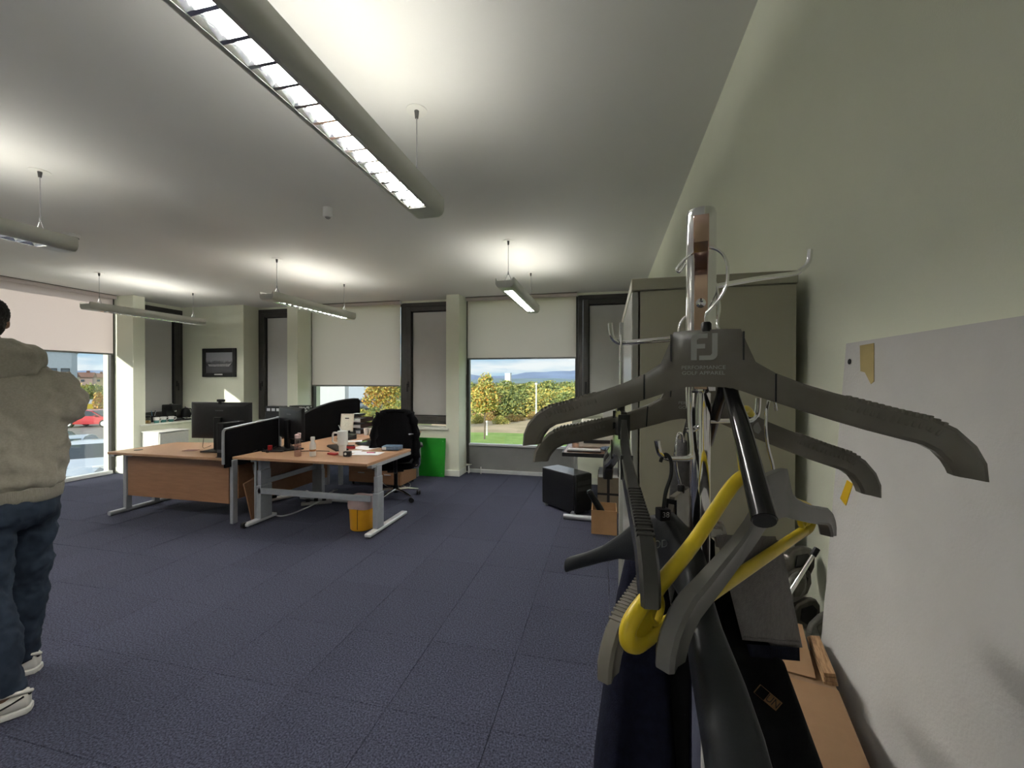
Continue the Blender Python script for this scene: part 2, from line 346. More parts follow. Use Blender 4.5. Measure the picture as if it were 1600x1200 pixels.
# framed picture
pt = thing('framed_picture', 'dark framed black and white photograph of a ship on the pillar wall', 'picture', (-6.873, YI, 1.82))
f = mp_axis('x', YI)
ring_frame(MB(), f, -7.25, -6.496, 1.565, 2.085, 0.075, -0.028, -0.001).build('frame', mat('black_wood', (0.012, 0.012, 0.014), 0.35, var=0.1), pt, bevel=0.006)
def photo_mat():
    m = bpy.data.materials.new('ship_photo'); m.use_nodes = True; nt = m.node_tree; bs = nt.nodes['Principled BSDF']; bs.inputs['Roughness'].default_value = 0.12
    tc = N(nt, 'ShaderNodeTexCoord'); sp = N(nt, 'ShaderNodeSeparateXYZ'); nt.links.new(tc.outputs['Object'], sp.inputs[0])
    nz = N(nt, 'ShaderNodeTexNoise', Scale=14.0, Detail=5.0); nt.links.new(tc.outputs['Object'], nz.inputs['Vector'])
    ad = N(nt, 'ShaderNodeMath', operation='MULTIPLY_ADD'); nt.links.new(nz.outputs['Fac'], ad.inputs[0]); ad.inputs[1].default_value = 0.10; nt.links.new(sp.outputs['Z'], ad.inputs[2])
    cr = N(nt, 'ShaderNodeValToRGB'); e = cr.color_ramp.elements; e[0].position = 0.0; e[0].color = (0.07, 0.07, 0.075, 1); e[1].position = 1; e[1].color = (0.36, 0.37, 0.41, 1)
    for pos, c in ((0.35, (0.10, 0.10, 0.11, 1)), (0.44, (0.05, 0.05, 0.055, 1)), (0.50, (0.08, 0.08, 0.085, 1)), (0.62, (0.30, 0.30, 0.33, 1))):
        q = e.new(pos); q.color = c
    mr = N(nt, 'ShaderNodeMapRange'); mr.inputs['From Min'].default_value = -0.16; mr.inputs['From Max'].default_value = 0.26
    nt.links.new(ad.outputs[0], mr.inputs['Value']); nt.links.new(mr.outputs[0], cr.inputs['Fac']); nt.links.new(cr.outputs[0], bs.inputs['Base Color']); return m
m = MB(); abox(m, f, -7.18, -6.566, 1.635, 2.015, -0.012, -0.006); pr = m.build('photo_print', photo_mat(), pt)
hull = MB().prism([(-7.13, 1.80), (-7.10, 1.755), (-6.66, 1.755), (-6.60, 1.815), (-6.66, 1.80), (-7.10, 1.795)], lambda a, z, d: f(a, z, d), -0.0135, -0.0122).build('ship_hull', mat('ship_hull_print', (0.30, 0.29, 0.30), 0.3, var=0.3, vscale=20), pr)
MB().prism([(-7.08, 1.80), (-7.04, 1.83), (-6.98, 1.86), (-6.95, 1.83), (-6.86, 1.85), (-6.80, 1.82), (-6.68, 1.835), (-6.65, 1.80)], lambda a, z, d: f(a, z, d), -0.013, -0.0122).build('ship_rigging', mat('ship_rig_print', (0.07, 0.07, 0.08), 0.3, var=0.5, vscale=60), pr)
m = MB(); abox(m, f, -6.965, -6.785, 1.598, 1.622, -0.031, -0.0285); m.build('caption_plate', M_ALU, pt)
# ------------------------------------------------------------------ suspended lamps
M_LAMPBODY = mat('lamp_enamel', (0.60, 0.60, 0.56), 0.4, metal=0.1, var=0.02, vscale=6)
M_REFL = mat('louvre_aluminium', (0.85, 0.86, 0.88), 0.12, metal=1.0, var=0.02, vscale=9)
M_TUBE = mat_emit('lamp_tube', (1.0, 0.97, 0.90), LAMP_DOWN); M_UP = mat_emit('lamp_uplight', (1.0, 0.965, 0.89), LAMP_UP)
def make_lamp():
    t = thing('pendant_lamp', '', 'lamp', (0, 0, 0), group='suspended office lamps'); L = 0.75
    # closed shell cross-section: flat top, rounded belly, open channel underneath
    w, ch = 0.092, 0.046
    prof = [(ch, -0.0), (0.062, 0.001), (0.080, 0.014), (0.091, 0.036), (w, 0.058), (0.091, 0.093), (0.087, 0.093), (0.081, 0.069), (0.0, 0.070)]
    P = [(x, z) for x, z in prof] + [(-x, z) for x, z in prof[::-1][1:]] + [(-ch, 0.052), (ch, 0.052)]
    m = MB(); m.rings([[Vector((x, y, z)) for x, z in P] for y in (-L+0.02, L-0.02)]); m.build('housing', M_LAMPBODY, t, smooth=30)
    full = [(x, z) for x, z in prof] + [(-x, z) for x, z in prof[::-1][1:]]
    for s in (-1, 1):
        m = MB(); m.rings([[Vector((x*k, s*y, (z-0.03)*k+0.03)) for x, z in full] for y, k in ((L-0.14, 1.004), (L-0.02, 1.004), (L-0.004, 0.97), (L, 0.88))])
        m.build('end_cap', M_LAMPBODY, t, smooth=40)
        m = MB().prism([(s*0.063, 0.0705), (s*0.056, 0.093), (s*0.050, 0.0705)], lambda a, z, y: (a, y, z), -L+0.15, L-0.15); m.build('up_diffuser', M_UP, t)
    m = MB().tube([(0, -L+0.15, 0.036), (0, L-0.15, 0.036)], 0.013, 12); m.build('fluorescent_tube', M_TUBE, t, smooth=40)
    for s in (-1, 1):
        m = MB().prism([(s*0.0455, 0.001), (s*0.0445, 0.001), (s*0.030, 0.030), (s*0.020, 0.051), (s*0.0455, 0.051)], lambda a, z, y: (a, y, z), -L+0.142, L-0.142); m.build('reflector', M_REFL, t)
    me = None; n = 14; y0, y1 = -L+0.15, L-0.15
    for i in range(n+1):
        y = y0+(y1-y0)*i/n
        if me is None:
            m = MB(); m.prism([(-0.0015, 0.026), (0.0015, 0.026), (0.006, 0.002), (-0.006, 0.002)], lambda a, z, x: (x, a, z), -0.044, 0.044)
            o = m.build('louvre_blade', M_REFL, t); me = o.data; o.location.y = y
        else:
            o = bpy.data.objects.new('louvre_blade', me); col.objects.link(o); o.parent = t; o.location.y = y
    M_WIRE = mat('steel_wire', (0.35, 0.35, 0.36), 0.35, metal=0.8, var=0.05)
    for s in (-1, 1):
        y = s*0.6; H = ZC-2.375
        m = MB().tube([(0, y, 0.17), (0, y, H-0.02)], 0.0028, 6)
        for k in (-1, 1): m.tube([(k*0.05, y, 0.069), (k*0.02, y, 0.13), (0, y, 0.172)], 0.0026, 6)
        m.tube([(0, y, 0.155), (0, y, 0.185)], 0.006, 8); m.build('suspension_wire', M_WIRE, t)
        m = MB().lathe([(0.001, H-0.004), (0.052, H-0.004), (0.052, H-0.001), (0.001, H-0.001)], (0, y, 0), 24); m.build('ceiling_plate', mat('frosted_disc', (0.74, 0.74, 0.70), 0.3, var=0.02), t)
        m = MB().lathe([(0.001, H-0.04), (0.008, H-0.04), (0.012, H-0.004), (0.001, H-0.004)], (0, y, 0), 12); m.build('wire_grip', mat('dark_grip', (0.10, 0.10, 0.10), 0.4, metal=0.6, var=0.05), t, smooth=40)
    return t
lamp0 = make_lamp()
_lamps = [(-0.936, 1.295, 'large suspended lamp overhead nearest the viewer with bright white louvre'), (-0.936, 4.45, 'suspended lamp hanging before the window beside the green panel'),
          (-3.60, 1.295, 'suspended lamp at the left edge of the view near the smoke detector'), (-3.60, 4.45, 'suspended lamp hanging above the desk with the water bottles'),
          (-6.27, 4.45, 'suspended lamp hanging in front of the framed picture corner'),
          (-0.936, -1.86, 'added suspended lamp, unseen behind the viewer beside the right wall'), (-3.60, -1.86, 'added suspended lamp, unseen behind the viewer in the middle of the room'),  # both lamps behind the viewer are added to raise the room brightness
          (-6.27, 1.295, 'added suspended lamp out of view on the left above the person')]  # unseen lamp, also added for brightness
for i, (x, y, lb) in enumerate(_lamps):
    o = lamp0 if i == 0 else copy_tree(lamp0); o.location = (x, y, 2.375); o['label'] = lb
# ceiling sensors
d = thing('motion_sensor', 'small white cylindrical motion sensor on the ceiling', 'sensor', (-2.146, 2.805, ZC))
MB().lathe([(0.001, -0.075), (0.030, -0.075), (0.036, -0.070), (0.036, 0.0), (0.001, 0.0)], (-2.146, 2.805, ZC), 24).build('body', M_WHITE, d, smooth=40)
MB().lathe([(0.001, -0.086), (0.012, -0.084), (0.022, -0.075), (0.001, -0.075)], (-2.146, 2.805, ZC), 20).build('lens', mat('sensor_lens', (0.3, 0.3, 0.3), 0.2, var=0.1), d, smooth=60)
d = thing('smoke_detector', 'round white smoke detector on the ceiling at the left', 'smoke detector', (-4.867, 2.774, ZC))
MB().lathe([(0.001, -0.012), (0.062, -0.012), (0.062, 0.0), (0.001, 0.0)], (-4.867, 2.774, ZC), 24).build('base', M_WHITE, d, smooth=40)
MB().lathe([(0.001, -0.055), (0.034, -0.055), (0.050, -0.044), (0.056, -0.016), (0.05, -0.012), (0.001, -0.012)], (-4.867, 2.774, ZC), 24).build('cover', M_WHITE, d, smooth=40)
MB().lathe([(0.001, -0.0515), (0.0515, -0.040), (0.0535, -0.030), (0.001, -0.028)], (-4.867, 2.774, ZC), 24).build('vent_ring', M_BLACK, d, smooth=40)
# ================================================================== desks
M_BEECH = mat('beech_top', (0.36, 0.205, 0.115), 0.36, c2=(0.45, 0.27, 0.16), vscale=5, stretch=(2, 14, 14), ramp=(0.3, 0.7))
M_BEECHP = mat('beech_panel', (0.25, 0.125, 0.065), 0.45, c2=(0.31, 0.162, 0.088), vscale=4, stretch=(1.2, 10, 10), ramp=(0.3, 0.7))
M_EDGE = mat('beech_edge', (0.24, 0.14, 0.085), 0.5, var=0.08, vscale=10)
M_FABRIC = mat('black_screen_fabric', (0.0055, 0.0055, 0.0065), 0.98, var=0.25, vscale=300, bump=0.3, bscale=500, spec=0.06)
M_DKPLASTIC = mat('dark_grey_plastic', (0.016, 0.016, 0.018), 0.35, var=0.1, spec=0.35)
M_PAPER = mat('paper', (0.78, 0.79, 0.82), 0.7, var=0.03, vscale=8)
M_RED = mat('red_plastic', (0.42, 0.025, 0.03), 0.4, var=0.1)
def desktop(name, poly, z0, z1, parent):
    o = MB().prism(poly, lambda a, b, t: (a, b, t), z0, z1).build('desktop', M_BEECH, parent, bevel=0.003)
    return o
Z1, Z2 = 0.70, 0.71
d1 = thing('corner_desk', 'beech corner desk with silver frame and full modesty panel facing the viewer', 'desk', (-4.6, 3.8, 0))
P1 = [(-5.43, 3.40), (-3.86, 3.40), (-3.86, 5.0), (-4.46, 5.0)] + arc(-5.05, 4.98, 0.76, 0, -78, 8)[1:] + [(-5.43, 4.16)]
desktop('desktop', P1, Z1-0.026, Z1, d1)
yp = 3.52; pl = ony(203, 774, yp); pr_ = ony(361, 789, yp)
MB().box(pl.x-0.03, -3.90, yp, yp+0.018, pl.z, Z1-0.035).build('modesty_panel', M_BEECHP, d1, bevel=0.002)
def cleg(parent, x, y0, y1, zt, post_y, w=0.05, posts=2):
    MB().tube([(x, y0, 0.022), (x, y1, 0.022)], 0.026, 10).build('foot', M_STEEL, parent, smooth=40)
    for k in range(posts):
        yy = post_y+k*0.30
        MB().box(x-w/2, x+w/2, yy-0.03, yy+0.03, 0.03, zt).build('post', M_STEEL, parent, bevel=0.006)
    MB().box(x-0.03, x+0.03, y0+0.03, y1-0.05, zt, zt+0.02).build('support_arm', M_STEEL, parent)
cleg(d1, -5.36, 3.37, 4.02, Z1-0.048, 3.55)
MB().box(-3.835, -3.795, 3.47, 3.53, 0.0, Z1-0.03).build('post', M_STEEL, d1, bevel=0.006)
MB().box(-4.42, -4.38, 4.86, 4.92, 0.0, Z1-0.03).build('post', M_STEEL, d1, bevel=0.006)
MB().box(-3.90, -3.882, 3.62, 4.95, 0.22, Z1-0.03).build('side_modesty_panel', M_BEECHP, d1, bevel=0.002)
MB().lathe([(0.001, 0), (0.04, 0), (0.04, 0.004), (0.001, 0.004)], (-5.24, 3.58, Z1), 20).build('cable_port', M_DKPLASTIC, d1)
MB().box(-5.22, -5.15, 3.44, 3.46, Z1-0.045, Z1-0.03).build('bracket', M_WHITE, d1)
# low divider screen between the front desks
sc1 = thing('desk_divider', 'low black fabric desk divider with grey edge between the two front desks', 'divider', (-3.82, 3.75, Z1))
za = onx(352, 672, -3.82).z; zb_ = onx(418, 656, -3.82).z
fy = lambda a, b, t: (t, a, b)
MB().prism([(3.40, 0.60), (3.40, za-0.03), (3.42, za), (4.10, zb_), (4.10, 0.60)], fy, -3.832, -3.812).build('fabric_panel', M_FABRIC, sc1)
MB().tube(smooth_path([(-3.822, 3.385, 0.64), (-3.822, 3.385, za-0.05), (-3.822, 3.40, za), (-3.822, 3.44, za+0.012), (-3.822, 3.75, (za+zb_)/2+0.012), (-3.822, 4.11, zb_+0.012)], 6), 0.013, 8).build('edge_trim', M_STEEL, sc1, smooth=50)
MB().prism([(4.10, 0.705), (4.10, zb_+0.025), (4.125, zb_+0.025), (4.125, 0.705)], fy, -3.855, -3.790).build('end_post', M_STEEL, sc1, bevel=0.004)
# sit-stand desk
d2 = thing('standing_desk', 'beech corner standing desk with telescopic silver legs holding bottles and papers', 'desk', (-3.0, 3.9, 0))
P2 = [(-3.78, 3.45), (-2.215, 3.45), (-2.215, 4.34), (-2.72, 4.36)] + arc(-2.72, 4.82, 0.46, -95, -178, 8)[1:] + [(-3.20, 5.10), (-3.78, 5.10)]
desktop('desktop', P2, Z2-0.026, Z2, d2)
def tele(x, y, wx, wy, parent):
    MB().box(x-wx/2, x+wx/2, y-wy/2, y+wy/2, 0.05, 0.40).build('outer_column', M_STEEL, parent, bevel=0.006)
    MB().box(x-wx/2+0.008, x+wx/2-0.008, y-wy/2+0.006, y+wy/2-0.006, 0.40, 0.56).build('middle_column', M_STEEL, parent, bevel=0.006)
    MB().box(x-wx/2+0.015, x+wx/2-0.015, y-wy/2+0.011, y+wy/2-0.011, 0.56, Z2-0.04).build('inner_column', M_STEEL, parent, bevel=0.004)
tele(-2.20, 3.62, 0.06, 0.11, d2); tele(-3.55, 3.62, 0.06, 0.15, d2); tele(-3.52, 4.42, 0.14, 0.06, d2)
for x, y0, y1 in ((-2.20, 3.43, 4.16), (-3.57, 3.40, 3.78)):
    MB().box(x-0.035, x+0.035, y0, y1, 0.015, 0.05).build('foot', M_ALU, d2, bevel=0.01)
MB().box(-3.75, -2.98, 4.36, 4.43, 0.015, 0.05).build('foot', M_ALU, d2, bevel=0.01)
for x, y in ((-3.58, 3.40), ): MB().lathe([(0.001, -0.012), (0.03, -0.012), (0.03, 0.012), (0.001, 0.012)], (x, y, 0.03), 18, Matrix.Rotation(math.pi/2, 4, 'Y')).build('castor', M_BLACK, d2, smooth=40)
MB().box(-3.56, -2.24, 3.545, 3.57, 0.315, 0.375).build('crossbeam', M_STEEL, d2, bevel=0.004)
MB().cbox((-3.535, 4.02, 0.43), (0.02, 0.78, 0.055)).build('crossbeam', M_STEEL, d2, bevel=0.004)
MB().tube([(-3.60, 3.56, 0.03), (-3.60, 3.56, 0.66)], 0.012, 8).build('cable_rod', M_STEEL, d2, smooth=40)
MB().box(-2.245, -2.195, 3.50, 4.30, Z2-0.055, Z2-0.026).build('support_arm', M_STEEL, d2)
MB().box(-3.60, -3.55, 3.50, 4.40, Z2-0.055, Z2-0.026).build('support_arm', M_STEEL, d2)
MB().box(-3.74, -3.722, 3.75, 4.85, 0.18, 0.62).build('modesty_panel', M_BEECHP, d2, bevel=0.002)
lb = thing('loose_board', 'narrow beech board leaning by the silver leg of the standing desk', 'board', (-3.71, 3.45, 0))
MB().prism([(3.50, 0.42), (3.60, 0.0), (3.70, 0.0), (3.72, 0.42), (3.64, 0.46)], fy, -3.70, -3.685).build('panel', M_BEECHP, lb, bevel=0.002)
# back desks
d3 = thing('back_desk', 'beech desk by the window stacked with paper trays', 'desk', (-3.3, 5.5, 0))
desktop('desktop', [(-3.78, 5.12), (-3.22, 5.12), (-2.95, 5.22), (-2.85, 5.35), (-2.85, 5.93), (-3.78, 5.93)], Z2-0.026, Z2, d3)
for x, y in ((-3.74, 5.16), (-2.9, 5.88), (-3.74, 5.88)): MB().box(x-0.025, x+0.025, y-0.025, y+0.025, 0, Z2-0.026).build('leg', M_STEEL, d3, bevel=0.004)
MB().box(-3.70, -2.95, 5.86, 5.875, 0.25, Z2-0.03).build('modesty_panel', M_BEECHP, d3)
d4 = thing('rear_desk', 'beech desk mostly hidden behind the black monitor, holding a grey printer', 'desk', (-4.4, 5.4, 0))
desktop('desktop', [(-5.05, 5.06), (-3.88, 5.06), (-3.88, 5.93), (-5.05, 5.93)], Z2-0.026, Z2, d4)
for x, y in ((-5.0, 5.12), (-3.93, 5.12), (-5.0, 5.88), (-3.93, 5.88)): MB().box(x-0.025, x+0.025, y-0.025, y+0.025, 0, Z2-0.026).build('leg', M_STEEL, d4, bevel=0.004)
MB().box(-4.95, -3.95, 5.10, 5.118, 0.2, Z2-0.03).build('modesty_panel', M_BEECHP, d4)
# tall curved screen
sc2 = thing('desk_divider', 'tall black fabric desk divider with sloping curved top beside the picture stand', 'divider', (-3.83, 5.0, Z2))
crv = smooth_path([(4.30, 0.99, 0), (4.45, 1.035, 0), (4.65, 1.10, 0), (4.9, 1.155, 0), (5.2, 1.195, 0), (5.55, 1.212, 0), (5.72, 1.205, 0)], 4)
MB().prism([(4.30, 0.60)]+[(p.x, p.y) for p in crv]+[(5.75, 1.19), (5.75, 0.60)], fy, -3.842, -3.815).build('fabric_panel', M_FABRIC, sc2)
MB().tube([(-3.828, p.x, p.y+0.004) for p in crv], 0.0145, 8).build('edge_trim', M_DKPLASTIC, sc2, smooth=50)
# drawer pedestals
def pedestal(x0, x1, y0, y1, h, label, face):
    t = thing('drawer_pedestal', label, 'drawer unit', ((x0+x1)/2, (y0+y1)/2, 0), group='beech drawer units under the back desk')
    MB().box(x0, x1, y0, y1, 0.04, h).build('carcass', M_BEECHP, t, bevel=0.003)
    n = 3
    for k in range(n):
        z0 = 0.05+(h-0.07)*k/n; z1 = 0.05+(h-0.07)*(k+1)/n-0.006
        dr = MB().box(x0+0.005, x1-0.005, y0-0.018, y0-0.001, z0, z1).build('drawer', M_BEECHP, t, bevel=0.003)
        MB().box((x0+x1)/2-0.05, (x0+x1)/2+0.05, y0-0.03, y0-0.019, z1-0.03, z1-0.018).build('handle', M_STEEL, dr)
    for x in (x0+0.04, x1-0.04):
        for y in (y0+0.04, y1-0.04): MB().lathe([(0.001, 0), (0.018, 0), (0.018, 0.04), (0.001, 0.04)], (x, y, 0), 10).build('castor', M_BLACK, t)
    return t
pedestal(-3.64, -3.22, 5.22, 5.72, 0.56, 'beech drawer unit under the back desk, nearer the divider', 0)
pedestal(-3.18, -2.78, 5.16, 5.62, 0.56, 'beech drawer unit beside the office chair wheels', 0)
# ------------------------------------------------------------------ monitors
def monitor(name, label, base, rz, w, h, zc, foot=True, cam_=True, tilt=0.0):
    t = thing(name, label, 'monitor', base, rz); zb = base[2]
    R_ = Matrix.Rotation(math.radians(tilt), 4, 'X')
    sh = MB(); th = 0.028
    ring = lambda k, y: [Vector((sx*w/2*k, y, zc-zb+sz*h/2*k)) for sx, sz in ((-1, -1), (1, -1), (1, 1), (-1, 1))]
    sh.rings([ring(1, 0.0), ring(1, -0.012), ring(0.93, -th), ring(0.72, -th-0.012)]); sh.build('shell', M_DKPLASTIC, t, world=False, bevel=0.004)
    MB().box(-w/2+0.008, w/2-0.008, 0.0005, 0.002, zc-zb-h/2+0.012, zc-zb+h/2-0.008).build('screen', mat('screen_glass', (0.01, 0.01, 0.012), 0.08, var=0.1), t, world=False)
    MB().box(-0.045, 0.045, -0.075, -0.04, 0.02, zc-zb+0.04).build('neck', M_BLACK, t, world=False, bevel=0.008)
    MB().prism([(-0.13, -0.16), (0.13, -0.16), (0.15, 0.06), (-0.15, 0.06)], lambda a, b, c: (a, b, c), 0.001, 0.016).build('foot', M_BLACK, t, world=False, bevel=0.005)
    MB().box(-0.05, 0.05, -th-0.0128, -th-0.0122, zc-zb+h*0.26, zc-zb+h*0.26+0.012).build('badge', mat('badge_grey', (0.10, 0.10, 0.11), 0.3, metal=0.5, var=0.05), t, world=False)
    if cam_:
        c = MB().box(-0.045, 0.045, -0.028, 0.0, zc-zb+h/2+0.004, zc-zb+h/2+0.034).build('webcam', M_BLACK, t, world=False, bevel=0.006)
        MB().box(-0.02, 0.02, -0.030, -0.028, zc-zb+h/2-0.03, zc-zb+h/2+0.02).build('webcam_clip', M_BLACK, t, world=False)
    return t
monitor('desk_monitor', 'large black monitor with webcam seen from behind on the corner desk', (-4.28, 3.78, Z1), math.radians(6), 0.76, 0.415, Z1+0.345)
monitor('desk_monitor', 'black curved-back monitor seen edge-on behind the low divider', (-3.55, 4.02, Z2), math.radians(-24), 0.60, 0.37, Z2+0.30, cam_=False)
# slim PC, keyboard and small things on the corner desk
t = thing('mini_tower', 'slim black upright computer at the end of the low divider', 'computer', (-3.90, 3.55, Z1))
MB().box(-3.955, -3.865, 3.43, 3.68, Z1+0.002, Z1+0.36).build('case', M_BLACK, t, bevel=0.006)
MB().box(-3.945, -3.875, 3.426, 3.4295, Z1+0.05, Z1+0.08).build('badge', mat('badge_grey'), t); MB().box(-3.96, -3.86, 3.42, 3.69, Z1+0.0005, Z1+0.004).build('rubber_foot', M_BLACK, t)
t = thing('keyboard', 'black keyboard lying under the large monitor', 'keyboard', (-4.45, 4.02, Z1))
MB().cbox((-4.42, 4.03, Z1+0.011), (0.40, 0.13, 0.02)).build('base', M_BLACK, t, bevel=0.004); 
for k in range(5): MB().cbox((-4.42, 3.985+0.023*k, Z1+0.024), (0.38, 0.019, 0.006)).build('key_row', M_DKPLASTIC, t)
t = tag(MB().cbox((-4.63, 3.70, Z1+0.002), (0.14, 0.09, 0.004), 0.2).build('coaster', mat('brown_leather', (0.14, 0.035, 0.028), 0.6, var=0.2, vscale=20), bevel=0.001), 'dark red flat mat on the corner desk', 'mat')
MB().tube(smooth_path([(-4.56, 3.80, Z1+0.25), (-4.57, 3.80, Z1+0.12), (-4.60, 3.82, Z1+0.01), (-4.7, 4.0, Z1+0.006)], 5), 0.003, 6).build('monitor_cable', M_BLACK)
tag(bpy.data.objects['monitor_cable'], 'thin black cable hanging from the large monitor', 'cable')
# ------------------------------------------------------------------ things on the standing desk
z = Z2
t = thing('water_bottle', 'clear pink tinted water bottle with pale lid', 'bottle', (-3.14, 3.63, z))
MB().lathe([(0.001, 0), (0.030, 0), (0.033, 0.004), (0.033, 0.165), (0.030, 0.185), (0.026, 0.19), (0.001, 0.19)], (-3.14, 3.63, z), 20).build('body', mat_glass('pink_plastic', (0.80, 0.66, 0.66), 0.22), t, smooth=50)
MB().lathe([(0.001, 0.19), (0.029, 0.19), (0.030, 0.225), (0.020, 0.232), (0.001, 0.232)], (-3.14, 3.63, z), 20).build('lid', mat('pale_pink', (0.62, 0.46, 0.46), 0.4, var=0.05), t, smooth=40)
MB().box(-3.14, -3.105, 3.62, 3.64, z+0.226, z+0.246).build('spout', mat('pale_pink'), t, bevel=0.004)
t = thing('steel_bottle', 'white metal bottle with copper band', 'bottle', (-3.00, 3.68, z))
MB().lathe([(0.001, 0), (0.030, 0), (0.032, 0.003), (0.032, 0.115), (0.028, 0.135), (0.017, 0.155), (0.016, 0.165), (0.001, 0.165)], (-3.00, 3.68, z), 20).build('body', M_WHITE, t, smooth=50)
MB().lathe([(0.0322, 0.052), (0.0326, 0.052), (0.0326, 0.072), (0.0322, 0.072)], (-3.00, 3.68, z), 20).build('band', mat('copper_band', (0.50, 0.24, 0.10), 0.35, metal=0.6, var=0.2), t, smooth=50)
MB().lathe([(0.001, 0.165), (0.021, 0.165), (0.022, 0.195), (0.018, 0.202), (0.001, 0.202)], (-3.00, 3.68, z), 20).build('cap', M_WHITE, t, smooth=40)
t = thing('travel_tumbler', 'tall white travel tumbler with handle and clear straw', 'tumbler', (-2.73, 3.80, z)); cx, cy = -2.73, 3.80
MB().lathe([(0.001, 0), (0.033, 0), (0.036, 0.005), (0.039, 0.10), (0.052, 0.115), (0.053, 0.25), (0.050, 0.258), (0.001, 0.258)], (cx, cy, z), 24).build('cup', M_WHITE, t, smooth=40)
MB().tube(smooth_path([(cx-0.048, cy-0.01, z+0.235), (cx-0.095, cy-0.02, z+0.235), (cx-0.105, cy-0.02, z+0.19), (cx-0.10, cy-0.02, z+0.14), (cx-0.05, cy-0.01, z+0.128)], 5), 0.010, 8).build('handle', M_WHITE, t, smooth=60)
MB().tube([(cx-0.015, cy, z+0.255), (cx-0.055, cy+0.01, z+0.315)], 0.0045, 8).build('straw', mat('clear_straw', (0.75, 0.78, 0.78), 0.2, var=0.03), t, smooth=60)
t = thing('keyboard', 'black keyboard at the inner corner of the standing desk', 'keyboard', (-3.05, 4.15, z), math.radians(-40))
MB().box(-0.21, 0.21, -0.07, 0.07, 0.002, 0.02).build('base', M_BLACK, t, world=False, bevel=0.004)
for k in range(5): MB().box(-0.2, 0.2, -0.058+0.024*k, -0.038+0.024*k, 0.02, 0.026).build('key_row', M_DKPLASTIC, t, world=False)
papers = [(548, 706, 20, 0.22, 0.16, 'white sheet of paper under the tumbler side of the standing desk'), (570, 700, -12, 0.30, 0.21, 'large white sheet on the standing desk near the red stapler'), (575, 709, 8, 0.30, 0.2, 'white sheet at the front edge of the standing desk under the pink pen'), (553, 690, 30, 0.2, 0.14, 'small white sheet lying at the back of the standing desk')]
for i, (px, py, a, w, h, lbl) in enumerate(papers):
    p = onz(px, py, z); tag(MB().cbox((p.x, p.y, z+0.0015+0.0012*i), (w, h, 0.001), math.radians(a)).build('paper_sheet', M_PAPER), lbl, 'paper', 'loose papers on the standing desk')
def deskbox(name, px, py, size, a, m, label, cat):
    p = onz(px, py, z); t = thing(name, label, cat, (p.x, p.y, z+0.006), math.radians(a)); sx, sy, sz = size
    MB().box(-sx/2, sx/2, -sy/2, sy/2, 0, sz).build('body', m, t, world=False, bevel=min(size)*0.15)
    return t, sx, sy, sz
t, sx, sy, sz = deskbox('tape_dispenser', 543, 714, (0.075, 0.05, 0.055), 10, M_DKPLASTIC, 'small dark block with white dial at the front of the standing desk', 'gadget')
MB().lathe([(0.001, 0), (0.012, 0), (0.012, 0.004), (0.001, 0.004)], (-0.01, -sy/2-0.001, 0.03), 14, Matrix.Rotation(math.pi/2, 4, 'X')).build('dial', M_WHITE, t, world=False)
t, sx, sy, sz = deskbox('stapler', 545, 702, (0.14, 0.035, 0.03), 25, M_RED, 'red stapler beside the white tumbler', 'stapler'); MB().box(-0.065, 0.065, -0.014, 0.014, sz+0.0005, sz+0.012).build('top_arm', M_DKPLASTIC, t, world=False, bevel=0.003)
t, sx, sy, sz = deskbox('red_case', 520, 711, (0.11, 0.05, 0.018), -10, M_RED, 'flat red case in front of the white tumbler', 'case'); MB().box(-0.05, 0.05, -0.02, 0.02, sz+0.0003, sz+0.002).build('lid', mat('dark_red', (0.25, 0.02, 0.025), 0.5, var=0.1), t, world=False)
t, sx, sy, sz = deskbox('desk_organiser', 613, 703, (0.20, 0.14, 0.045), 8, mat('slate_blue', (0.07, 0.11, 0.17), 0.5, var=0.15, vscale=40), 'slate blue organiser box at the right end of the standing desk', 'box'); MB().box(-0.092, -0.045, -sy/2-0.002, -sy/2-0.0003, 0.006, 0.038).build('label_card', M_WHITE, t, world=False)
t = thing('pen', 'pink pen lying on white paper', 'pen', tuple(onz(579, 709, z))); p = onz(579, 709, z)
MB().tube([(p.x-0.045, p.y, z+0.012), (p.x+0.04, p.y+0.012, z+0.012)], 0.005, 8).build('barrel', mat('pink_plastic_solid', (0.65, 0.06, 0.22), 0.4, var=0.05), t, smooth=60); MB().tube([(p.x+0.04, p.y+0.012, z+0.012), (p.x+0.055, p.y+0.014, z+0.012)], [0.005, 0.001], 8).build('tip', M_DKPLASTIC, t)
# power tray with red plug and the cable tangle on the desk
t = thing('charging_tray', 'dark tray with a red plug beside the low divider', 'tray', tuple(onz(430, 705, z))); p = onz(430, 705, z)
MB().cbox((p.x, p.y, z+0.008), (0.24, 0.12, 0.014), 0.15).build('tray', M_DKPLASTIC, t, bevel=0.004); MB().lathe([(0.001, 0), (0.022, 0), (0.024, 0.05), (0.001, 0.05)], (p.x-0.05, p.y-0.02, z+0.016), 14).build('red_plug', M_RED, t, smooth=40)
for k, pts in enumerate([[(392, 703), (400, 697), (412, 699), (425, 696), (440, 699)], [(395, 707), (410, 703), (418, 708), (432, 700), (452, 702), (470, 698)], [(440, 700), (450, 694), (458, 700), (448, 706), (436, 702)], [(470, 706), (490, 707), (515, 706)]]):
    tag(MB().tube(smooth_path([tuple(onz(a, b, z) + Vector((0, 0, 0.006+0.012*(i % 2)))) for i, (a, b) in enumerate(pts)], 5), 0.004, 6).build('desk_cable', [M_BLACK, M_BLACK, M_DKPLASTIC, M_BLACK][k], smooth=60), ['black cable curling along the foot of the low divider', 'black cable trailing from the charging tray', 'looped black cable by the edge-on monitor', 'short cable lying between bottle and tumbler'][k], 'cable')
